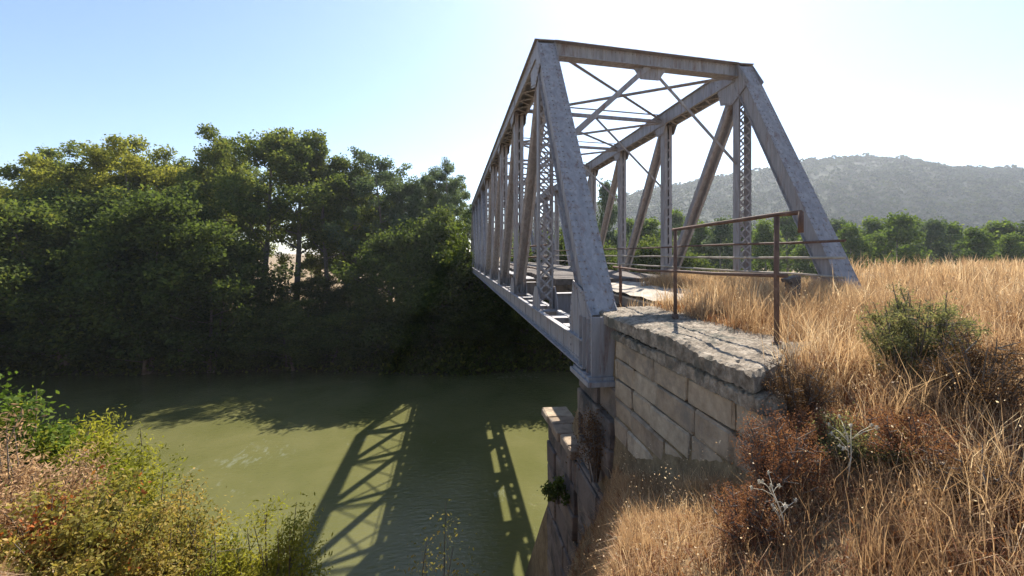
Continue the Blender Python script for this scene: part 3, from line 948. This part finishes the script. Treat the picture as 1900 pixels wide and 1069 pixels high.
# ------------------------------------------------------------------ masonry
def block_wall(mb_v, mb_f, rn, x0, x1, y0, y1, z0, z1, course, face='x-', seed=0, rough=0.02, proj=0.0, zt=None, lmin=0.5, lmax=0.95):
    """courses of individual, slightly uneven ashlar blocks filling a slab"""
    rs = random.Random(seed)
    z = z1; k = 0
    while z > z0 + 0.05:
        h = min(course * rs.uniform(0.92, 1.08), z - z0)
        horiz = (y0, y1) if face[0] == 'x' else (x0, x1)
        p = horiz[0] - rs.uniform(0, 0.4)
        while p < horiz[1] - 0.02:
            l = rs.uniform(lmin, lmax)
            a = max(p, horiz[0]); b = min(p + l, horiz[1])
            if horiz[1] - b < 0.2: b = horiz[1]
            g = 0.008; q = rs.uniform(-rough, rough)
            if face[0] == 'x':
                bx0, bx1, by0, by1 = x0 + q, x1, a + g, b - g
            else:
                bx0, bx1, by0, by1 = a + g, b - g, y0 + q, y1
            zb, zt_ = z - h + g, z - g
            c = 0.018
            n = len(mb_v)
            r_ = rs.random()
            j = lambda: rs.uniform(-0.009, 0.009)
            # bevelled box: outer ring shrunk at all 12 edges is approximated by inner/outer rings in z
            for (zz, ins) in ((zb, c), (zb + c, 0), (zt_ - c, 0), (zt_, c)):
                for (xx, yy_) in ((bx0 + ins, by0 + c), (bx0 + c, by0 + ins), (bx1 - c, by0 + ins), (bx1 - ins, by0 + c), (bx1 - ins, by1 - c), (bx1 - c, by1 - ins), (bx0 + c, by1 - ins), (bx0 + ins, by1 - c)):
                    mb_v.append((xx + j(), yy_ + j(), zz + j())); rn.append(r_)
            mb_f.append([n + i for i in range(7, -1, -1)])
            mb_f.append([n + 24 + i for i in range(8)])
            for t in range(3):
                for i in range(8):
                    mb_f.append([n + t * 8 + i, n + t * 8 + (i + 1) % 8, n + (t + 1) * 8 + (i + 1) % 8, n + (t + 1) * 8 + i])
            p += l
        z -= h; k += 1

def wall_obj(name, mat, parent, specs, core=None):
    v = []; f = []; rn = []
    for sp in specs:
        block_wall(v, f, rn, **sp)
    if core:
        for (x0, x1, y0, y1, z0, z1) in core:
            m = MB(); m.box(x0, x1, y0, y1, z0, z1); n = len(v)
            v += m.v; rn += [0.1] * 8; f += [[i + n for i in q] for q in m.f]
    me = bpy.data.meshes.new(name)
    me.from_pydata(v, [], f); me.update()
    a = me.attributes.new("rnd", 'FLOAT', 'POINT'); a.data.foreach_set("value", rn)
    return link(name, me, mat, parent)

ab = empty("stone_abutment", (WALL_X, 4.9, 0))
tag(ab, "sandstone block abutment with wing wall carrying the near end of the bridge", "abutment")
IV = Vector((-WALL_X, -4.9, 0))
def relp(o):
    o.location = IV; return o
relp(wall_obj("wing_wall", M_STONE, ab, [dict(x0=WALL_X, x1=WALL_X + 0.3, y0=2.42, y1=4.92, z0=6.6, z1=9.0, course=0.245, seed=3, rough=0.014, lmin=0.42, lmax=0.72)],
              core=[(WALL_X + 0.28, 2.10, 2.44, 4.90, 6.5, 8.97)]))
# seat block below the bearings and lower pier with a ledge
relp(wall_obj("bridge_seat", M_DSTONE, ab, [dict(x0=WALL_X - 0.03, x1=WALL_X + 0.5, y0=4.93, y1=6.3, z0=6.9, z1=8.375, course=0.36, seed=5, rough=0.05)],
              core=[(WALL_X + 0.3, 7.6, 4.93, 6.25, -1, 8.37), (2.1, 7.5, 4.95, 5.55, 8.30, 9.15)]))
relp(wall_obj("pier", M_DSTONE, ab, [dict(x0=WALL_X - 0.06, x1=WALL_X + 0.5, y0=4.95, y1=6.32, z0=-0.5, z1=6.88, course=0.42, seed=6, rough=0.05),
                                     dict(x0=WALL_X - 0.10, x1=WALL_X + 0.35, y0=6.35, y1=8.1, z0=-0.5, z1=6.86, course=0.42, seed=8, rough=0.03)],
              core=[(WALL_X + 0.1, 7.4, 6.3, 8.05, -1, 6.7)]))
relp(wall_obj("ledge", M_STONE, ab, [dict(x0=WALL_X - 0.17, x1=WALL_X + 0.3, y0=6.34, y1=8.22, z0=6.87, z1=7.03, course=0.18, seed=9, rough=0.04, lmin=0.3, lmax=0.5)]))
# eroded concrete coping
def rough_slab(name, mat, parent, x0, x1, y0, y1, z0, z1, nx_, ny_, amp, seed, shear=0.0):
    rs = np.random.default_rng(seed)
    v = []; f = []
    xs = np.linspace(x0, x1, nx_); ys = np.linspace(y0, y1, ny_)
    for j, y in enumerate(ys):
        for i, x in enumerate(xs):
            edge = 1 if i in (0, nx_ - 1) or j in (0, ny_ - 1) else 0
            y = ys[j] + shear * (x - x0) * (1 - (ys[j] - y0) / (y1 - y0))
            lump = 0.03 * float(vnoise(x, y, 0.22, seed)) + 0.04 * float(vnoise(x, y, 0.6, seed + 1))
            v.append((x + rs.normal(0, amp * 0.6) * (1 if i else 1.5), y + rs.normal(0, amp * 0.5), z1 + lump + rs.normal(0, amp) - edge * abs(rs.normal(0.02, amp))))
    top = nx_ * ny_
    for y in ys:
        v.append((x0 + rs.normal(0, amp * 0.8), y, z0 + rs.normal(0, amp)))
    f += [[j * nx_ + i, j * nx_ + i + 1, (j + 1) * nx_ + i + 1, (j + 1) * nx_ + i] for j in range(ny_ - 1) for i in range(nx_ - 1)]
    f += [[top + j, j * nx_, (j + 1) * nx_, top + j + 1] for j in range(ny_ - 1)]
    b0 = len(v)
    for x in xs[1:]:
        v.append((x, y0 + shear * (x - x0), z0))
    fr = [top] + list(range(b0, b0 + nx_ - 1))
    f += [[fr[i], fr[i + 1], i + 1, i] for i in range(nx_ - 1)]
    me = bpy.data.meshes.new(name); me.from_pydata(v, [], [list(q) for q in f]); me.update()
    return link(name, me, mat, parent)
relp(rough_slab("coping", M_CONC, ab, WALL_X - 0.05, 2.85, 2.46, 5.6, 9.13, 9.27, 34, 110, 0.0045, 4, 0.6))
relp(rough_slab("lower_coping", M_CONC, ab, WALL_X - 0.035, WALL_X + 0.16, 2.44, 4.95, 9.0, 9.10, 7, 90, 0.006, 5))

# far abutment
fa = empty("far_abutment", (4.3, 42.0, 0))
tag(fa, "dark stone abutment carrying the far end of the bridge", "abutment")
v = wall_obj("masonry", M_DSTONE, fa, [dict(x0=1.5, x1=7.3, y0=41.0, y1=42.0, z0=0.0, z1=8.35, course=0.45, face='y-', seed=12, rough=0.02)], core=[(1.55, 7.2, 41.2, 46, -1, 9.1)])
v.location = (-4.3, -42.0, 0)

# ------------------------------------------------------------------ rusty pipe railing on the coping
rail = empty("pipe_railing", (2.55, 3.1, 9.28))
tag(rail, "rusty pipe railing standing on the concrete coping of the wing wall", "railing")
RV = Vector((-2.55, -3.1, -9.28))
def rb(mb, name, mat=M_RUST):
    o = mb.build(name, mat, rail); o.location = RV; return o
for (y, zt) in ((3.1, 10.30), (4.67, 10.28)):
    mb = MB(); mb.tube([(2.55, y, 9.2), (2.552, y + 0.004, 9.8), (2.55, y, zt)], 0.020, 10); mb.tube([(2.55, y, 9.24), (2.55, y, 9.31)], 0.036, 10); rb(mb, "post")
mb = MB(); mb.tube([(2.56, 6.33, 9.1), (2.55, 6.3, 9.6), (2.555, 6.33, 9.83)], 0.024, 10); rb(mb, "post")
mb = MB(); mb.tube([(2.55, 2.86, 10.31), (2.55, 3.1, 10.315), (2.55, 3.9, 10.30), (2.55, 4.72, 10.285)], 0.018, 10)
mb.tube([(2.55, 2.86, 10.315), (2.545, 2.855, 10.16)], 0.019, 8); rb(mb, "top_rail")
mb = MB(); mb.tube([(2.555, 3.0, 9.835), (2.55, 3.9, 9.81), (2.55, 4.67, 9.805), (2.55, 5.6, 9.78), (2.55, 6.6, 9.80)], 0.016, 8); rb(mb, "middle_rail")

# short concrete stub near the track
x, y = view(1469, 5.9)
st = MB()
st.beam((x, y, 9.1), (x + 0.02, y, 9.66), 0.13, 0.13, (1, 0, 0)); st.beam((x - 0.1, y, 9.64), (x + 0.08, y, 9.69), 0.14, 0.05, (0, 1, 0))
o = st.build("stub_post", M_WOOD)
tag(o, "short dark weathered stub post standing in dry grass behind the railing", "post")

# ------------------------------------------------------------------ shrubs
def shrub(name, label, px, depth, top_py, width, lmat, n_stem, n_leaf, leaf, group=None, aspect=2.2, seed=0, fill=0.35, droop=0.15, cat="shrub", bx=None, clump=0.16, base_z=None, stem_mat=None):
    """stems fanning from one root, leaves along their upper part"""
    rs = np.random.default_rng(seed + 100)
    x, y, zt = view(px, depth, top_py)
    zb = gz(x, y) - 0.05 if base_z is None else base_z
    H = max(zt - zb, 0.3)
    e = empty(name, (x, y, zb))
    tag(e, label, cat, group)
    mb = MB(); pts_all = []
    for i in range(n_stem):
        a = rs.uniform(0, 2 * math.pi); r = width / 2 * math.sqrt(rs.uniform(0.02, 1))
        h = H * (1 - 0.45 * (r / (width / 2)) ** 2) * rs.uniform(0.72, 1.0)
        r0 = width * 0.10
        b = Vector((math.cos(a) * r0 * rs.uniform(0, 1), math.sin(a) * r0 * rs.uniform(0, 1), 0))
        e_ = Vector((math.cos(a) * r, math.sin(a) * r, h))
        m_ = b.lerp(e_, 0.5) + Vector((0, 0, h * droop)) + Vector(rs.normal(0, 0.03 * H, 3))
        P = []
        for t in np.linspace(0, 1, 7):
            P.append(b * (1 - t) ** 2 + m_ * 2 * t * (1 - t) + e_ * t * t)
        mb.tube(P, [0.010 * (H ** 0.5) * (1 - 0.8 * q / 6) for q in range(7)], 4, False)
        pts_all.append(P)
        for q in range(3):
            s0 = P[rs.integers(2, 6)]
            d = Vector(rs.normal(0, 1, 3)); d.z = abs(d.z) * 0.8; d = d.normalized() * H * rs.uniform(0.08, 0.2)
            P2 = [s0, s0 + d * 0.5, s0 + d]
            mb.tube(P2, [0.005, 0.0035, 0.002], 3, False)
            pts_all.append([s0.lerp(s0 + d, t) for t in np.linspace(0, 1, 7)])
    o = mb.build("stems", stem_mat or M_BARK, e)
    n_leaf = int(n_leaf * 2.0); leaf = leaf * 0.9
    SP = np.array([[tuple(p) for p in P] for P in pts_all])
    i = rs.integers(0, len(SP), n_leaf)
    t = fill + (1 - fill) * rs.uniform(0, 1, n_leaf) ** 0.8
    t6 = t * 6; k = np.minimum(t6.astype(int), 5); f = (t6 - k)[:, None]
    c = SP[i, k] * (1 - f) + SP[i, k + 1] * f
    c = c + rs.normal(0, clump * 0.35 * H ** 0.5, (n_leaf, 3))
    c[:, 2] = np.maximum(c[:, 2], 0.03)
    tone = rs.uniform(0, 1, len(SP))
    rnd = np.clip(0.5 * tone[i] + 0.22 + rs.normal(0, 0.09, n_leaf) + 0.18 * (c[:, 2] / H - 0.5), 0, 1)
    me = leaf_mesh("foliage", c, leaf * rs.uniform(0.55, 1.3, n_leaf), rnd, aspect, 0.0, rs)
    link("foliage", me, lmat, e)
    return e

G1 = "shrubs on the near bank at the left"
shrub("leafy_shrub", "bright green leafy shrub cut by the left edge of the view", -5, 5.2, 668, 1.3, LF_YOUNG, 18, 3600, 0.085, G1, 2.0, 1)
shrub("willow_shrub", "yellow-green willow shrub with the highest tip left of the river", 118, 5.8, 742, 1.3, LF_WILLOW, 34, 8500, 0.08, G1, 3.2, 2)
shrub("willow_shrub", "small yellow-green willow shrub with a tip standing against the dark water", 232, 6.4, 768, 0.85, LF_WILLOW, 20, 4200, 0.08, G1, 3.0, 3)
shrub("willow_shrub", "low yellow-green willow shrub at the left, behind the tan dry weeds", 75, 5.4, 735, 1.8, LF_WILLOW, 32, 8600, 0.08, G1, 3.0, 4)
shrub("dry_weed", "tan dry weed clump at the left edge with pale plumes", 40, 4.2, 765, 1.3, LF_STRAW, 34, 5200, 0.06, G1, 4.0, 5, cat="weed")
shrub("red_shrub", "shrub with brick-red leaves in front of the willow shrubs", 185, 4.4, 850, 0.6, LF_RED, 12, 520, 0.06, G1, 1.8, 6, fill=0.6)
shrub("red_shrub", "shrub with reddish brown leaves low in the left corner", 120, 3.9, 885, 0.8, LF_RED, 12, 700, 0.05, G1, 1.8, 7)
shrub("olive_shrub", "olive and brown shrub in the lower left between red leaves and river", 285, 4.9, 872, 1.25, LF_OLIVE, 36, 9000, 0.05, G1, 2.0, 8)
shrub("olive_shrub", "olive shrub with mixed straw leaves in the lower left corner", 130, 3.8, 885, 1.5, LF_OLIVE, 34, 8200, 0.05, G1, 2.0, 9)
shrub("willow_shrub", "green willow shrub at the foot of the picture beside the bridge shadow", 510, 5.3, 880, 1.25, LF_WILLOW, 34, 7600, 0.065, G1, 3.2, 10)
shrub("willow_shrub", "low green willow shrub joining the olive shrub to the one beside the shadow", 395, 5.2, 948, 1.1, LF_WILLOW, 26, 5600, 0.065, G1, 3.2, 12)
shrub("sprig", "thin dark-leaved sprig standing out against the green water", 333, 4.9, 862, 0.35, LF_DENSE, 5, 150, 0.05, G1, 1.8, 13, cat="plant")
shrub("sprig", "thin sprig with few dark leaves right of the first sprig", 398, 5.0, 925, 0.3, LF_DENSE, 4, 90, 0.05, G1, 1.8, 14, cat="plant")
shrub("reed_clump", "sparse yellow weeds below the bridge in its shadow", 815, 6.0, 905, 0.9, LF_OLIVE, 20, 1900, 0.06, None, 2.6, 15, cat="weeds")
shrub("ivy_tuft", "small dark leafy tuft growing on the edge of the lower pier", 1036, 6.9, 885, 0.5, LF_DENSE, 10, 500, 0.06, None, 1.6, 16, base_z=6.0, cat="plant")
shrub("ivy_tuft", "dark climbing plant on the shaded masonry under the bearing", 1105, 5.5, 720, 0.55, LF_BROWN, 18, 1600, 0.03, None, 1.6, 17, base_z=7.1, cat="plant")

G2 = "shrubs and dead weeds on the embankment"
shrub("broom_bush", "green topped broom bush on the dry grass slope at the right", 1695, 2.8, 508, 0.66, LF_SAGE, 60, 8500, 0.030, G2, 5.0, 20, fill=0.55, droop=0.0, clump=0.06)
shrub("dead_bush", "dark brown dead bush at the right below the green bush", 1815, 2.3, 600, 0.52, LF_BROWN, 54, 9000, 0.013, G2, 2.4, 21, fill=0.2, clump=0.08)
shrub("dead_weed", "dark brown dead weed clump at the near end of the wall coping", 1475, 2.75, 650, 0.50, LF_BROWN, 44, 6500, 0.013, G2, 2.4, 22, fill=0.15, clump=0.09)
shrub("russet_weed", "russet weed clump leaning on the stone wall", 1450, 2.35, 745, 0.55, LF_RUSSET, 46, 8000, 0.012, G2, 2.2, 23, fill=0.15, clump=0.10)
shrub("russet_weed", "russet weed clump right of the one on the wall", 1525, 2.5, 760, 0.45, LF_RUSSET, 40, 5200, 0.013, G2, 2.2, 24, fill=0.15, clump=0.10)
shrub("olive_weed", "grey-green weed on the slope beside the white thistle stalks", 1590, 2.3, 790, 0.5, LF_SAGE, 30, 3600, 0.015, G2, 2.4, 25, fill=0.2, clump=0.10)
shrub("russet_weed", "orange-brown weed clump below the green bush", 1690, 2.2, 770, 0.6, LF_RUSSET, 46, 6400, 0.012, G2, 2.2, 26, fill=0.15, clump=0.10)
shrub("russet_weed", "russet weed clump low at the bottom middle of the slope", 1385, 2.15, 890, 0.5, LF_RUSSET, 40, 5200, 0.011, G2, 2.2, 27, fill=0.15, clump=0.10)
shrub("dead_weed", "small brown dead weed clump low at the right corner", 1800, 1.9, 880, 0.45, LF_BROWN, 34, 3400, 0.011, G2, 2.2, 28, fill=0.15, clump=0.09)

# white thistle stalks
def thistle(label, px, depth, h, seed):
    rs = random.Random(seed)
    x, y = view(px, depth)
    e = empty("thistle", (x, y, gz(x, y)))
    tag(e, label, "thistle", "dry white thistles on the slope")
    mb = MB(); hd_ = MB()
    top = Vector((rs.uniform(-0.08, 0.08), rs.uniform(-0.05, 0.05), h))
    mb.tube([(0, 0, 0), top * 0.5 + Vector((0.015, 0, 0)), top], [0.0034, 0.0026, 0.0015], 5)
    ends = [top]
    for i in range(10):
        t = rs.uniform(0.3, 0.95); a = rs.uniform(0, 6.28); l = h * rs.uniform(0.15, 0.42)
        s0 = top * t; e_ = s0 + Vector((math.cos(a) * l, math.sin(a) * l, l * rs.uniform(0.2, 0.9)))
        mb.tube([s0, s0.lerp(e_, 0.5) + Vector((0, 0, 0.01)), e_], [0.0017, 0.0014, 0.001], 4); ends.append(e_)
    mb.build("stalk", M_STALK, e)
    for p in ends:
        hd_ = MB()
        for k in range(14):
            d = Vector((rs.gauss(0, 1), rs.gauss(0, 1), rs.gauss(0.6, 0.8))).normalized() * rs.uniform(0.008, 0.016)
            hd_.tube([p, p + d], [0.0022, 0.0006], 3, False)
        hd_.tube([p - Vector((0, 0, 0.01)), p, p + Vector((0, 0, 0.012))], [0.002, 0.005, 0.002], 6)
        hd_.build("flower_head", M_STALK, e)
thistle("white branched dry thistle in front of the russet weeds", 1462, 2.0, 0.26, 1)
thistle("white dry thistle right of the rail shadow", 1570, 2.15, 0.30, 2)

# ------------------------------------------------------------------ dry grass (nobody could count it)
def scatter(n, xr, yr, keep):
    X = rng.uniform(*xr, n); Y = rng.uniform(*yr, n)
    m = keep(X, Y) > rng.uniform(0, 1, n)
    return X[m], Y[m]

def off_masonry(X, Y):
    a = ~((X > WALL_X - 0.1) & (X < 2.75) & (Y > 2.5 + 0.6 * (X - 1.9)) & (Y < 5.8))
    b = ~((X > 1.6) & (X < 7.3) & (Y > 6.6))
    c = (Y < edge_y(X) + np.where(X < 1.9, 3.0, 0.8))
    dpt = np.hypot(X, Y) > 1.15
    return (a & b & c & dpt).astype(float)

def grass_obj(name, label, X, Y, per, hmin, hmax, wid, spread, mat, tone=0.5, leanr=(0.1, 0.75), zoff=0.0):
    n = len(X)
    hh = rng.uniform(hmin, hmax, n) * (1 + 0.8 * vnoise(X, Y, 0.8, 21) + 0.7 * vnoise(X, Y, 0.3, 22)) * (0.55 + 0.45 * sstep(1.9, 3.0, X + 0.6 * np.clip(2.4 - Y, 0, 2)))
    tn = tone + 0.40 * vnoise(X, Y, 1.3, 23) + 0.45 * vnoise(X, Y, 0.35, 29) + rng.normal(0, 0.12, n)
    Xb = np.repeat(X, per) + rng.normal(0, spread, n * per); Yb = np.repeat(Y, per) + rng.normal(0, spread, n * per)
    Zb = ground_z(Xb, Yb) - 0.01 + zoff
    H_ = np.repeat(hh, per) * rng.uniform(0.45, 1.1, n * per)
    r = np.clip(np.repeat(tn, per) + rng.normal(0, 0.14, n * per), 0, 1)
    ln = rng.uniform(leanr[0], leanr[1], n * per)
    d = np.hypot(Xb, Yb)
    wdt = wid * (0.7 + 0.14 * d) * rng.uniform(0.7, 1.3, n * per)
    V, F, Rn = blades(np.stack([Xb, Yb, Zb], 1), H_, wdt, ln, r)
    o = link(name, arr_mesh(name, V, F, Rn), mat)
    tag(o, label, "grass", kind="stuff")
    return o

# fine near grass, thinning with distance
def near(X, Y): return off_masonry(X, Y) * np.clip((2.6 / np.maximum(np.hypot(X, Y), 0.5)) ** 1.1, 0.05, 1)
X, Y = scatter(28000, (-5, 9), (0.5, 9), near)
grass_obj("dry_grass", "long straw-coloured dry grass on the near slope and embankment", X, Y, 13, 0.10, 0.46, 0.0035, 0.035, LF_STRAW)
def far_(X, Y): return off_masonry(X, Y) * (np.hypot(X, Y) > 4)
X, Y = scatter(17000, (2.2, 36), (3, 26), lambda X, Y: far_(X, Y) * np.clip(9 / np.hypot(X, Y), 0.15, 1))
grass_obj("crest_grass", "tall pale dry grass along the embankment crest", X, Y, 10, 0.22, 0.55, 0.0050, 0.07, LF_STRAW, 0.6, (0.05, 0.5))
X, Y = scatter(9000, (0.9, 1.85), (2.3, 5.2), lambda X, Y: (Y < edge_y(X) + 1.0).astype(float) * 0.8)
grass_obj("shaded_grass", "thin dry grass at the shaded foot of the stone wall", X, Y, 6, 0.08, 0.30, 0.003, 0.03, LF_STRAW, 0.5)
X, Y = scatter(15000, (-4, 8), (0.7, 7), near)
grass_obj("flattened_straw", "flattened pale straw lying matted between the tufts", X, Y, 10, 0.06, 0.20, 0.0035, 0.06, LF_STRAW, 0.62, (1.2, 2.6))
# grass grown over the deck end: its roots sit on the slab
n = 2600
X = rng.uniform(3.6, 6.4, n); Y = rng.uniform(5.8, 9.6, n)
m = (vnoise(X, Y, 0.7, 41) + 0.18 * (X - 4.3) - 0.12 * (Y - 7.5) > 0.0)
X, Y = X[m], Y[m]; n = len(X); per = 11
Xb = np.repeat(X, per) + rng.normal(0, 0.05, n * per); Yb = np.repeat(Y, per) + rng.normal(0, 0.05, n * per)
V, F, Rn = blades(np.stack([Xb, Yb, np.full(n * per, 9.25)], 1), rng.uniform(0.15, 0.42, n * per), 0.008 * rng.uniform(0.7, 1.3, n * per), rng.uniform(0.05, 0.7, n * per), np.clip(rng.normal(0.55, 0.2, n * per), 0, 1))
o = link("deck_grass", arr_mesh("deck_grass", V, F, Rn), LF_STRAW)
tag(o, "dry grass grown over the near end of the bridge deck", "grass", kind="stuff")
# low trailing brown litter and weeds
X, Y = scatter(26000, (-4, 8), (0.7, 7), near)
grass_obj("brown_weeds", "matted brown weeds among the dry grass", X, Y, 9, 0.05, 0.22, 0.006, 0.06, LF_RUSSET, 0.5, (0.4, 1.4))
# seed heads: small leaves floating on fine stalks = merged with grass heads
X, Y = scatter(9000, (-4, 12), (1.0, 11), near)
n = len(X)
Z = ground_z(X, Y) + rng.uniform(0.08, 0.42, n)
per = 5
cx = np.repeat(X, per) + rng.normal(0, 0.02, n * per); cy = np.repeat(Y, per) + rng.normal(0, 0.02, n * per); cz_ = np.repeat(Z, per) + rng.normal(0, 0.035, n * per)
o = link("seed_heads", leaf_mesh("seed_heads", np.stack([cx, cy, cz_], 1), rng.uniform(0.004, 0.011, n * per) * (1 + 0.16 * np.hypot(cx, cy)), np.clip(rng.normal(0.75, 0.18, n * per), 0, 1), 1.8), LF_STRAW)
tag(o, "pale seed heads scattered through the dry grass", "seed heads", kind="stuff")
# weeds on the far bank and field
X = rng.uniform(-60, 30, 60000); Y = rng.uniform(35.5, 52, 60000)
Z = ground_z(X, Y); m = (Z > -0.05) & ~((np.abs(X - 4.4) < 3.2) & (Y > 40.8))
X, Y, Z = X[m], Y[m], Z[m]
n = len(X); per = 4
cx = np.repeat(X, per) + rng.normal(0, 0.25, n * per); cy = np.repeat(Y, per) + rng.normal(0, 0.25, n * per); cz_ = np.repeat(Z, per) + np.abs(rng.normal(0, 0.45, n * per))
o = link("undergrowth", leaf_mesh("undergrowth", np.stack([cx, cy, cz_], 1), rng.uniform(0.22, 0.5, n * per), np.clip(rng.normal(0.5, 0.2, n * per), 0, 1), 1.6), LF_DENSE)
tag(o, "low dark undergrowth covering the far river bank", "undergrowth", kind="stuff")

# ------------------------------------------------------------------ haze
mb = MB(); mb.box(-905, 1405, -255, 1405, -3.2, 172)
m, N, L = newmat("summer_haze")
out = N.new("ShaderNodeOutputMaterial"); pv = N.new("ShaderNodeVolumePrincipled")
pv.inputs["Color"].default_value = (0.80, 0.86, 0.95, 1)
pv.inputs["Density"].default_value = 0.00034
pv.inputs["Anisotropy"].default_value = 0.5
L.new(pv.outputs[0], out.inputs["Volume"])
hz = mb.build("haze", m)
tag(hz, "thin summer haze in the air towards the hill", "haze", kind="stuff")
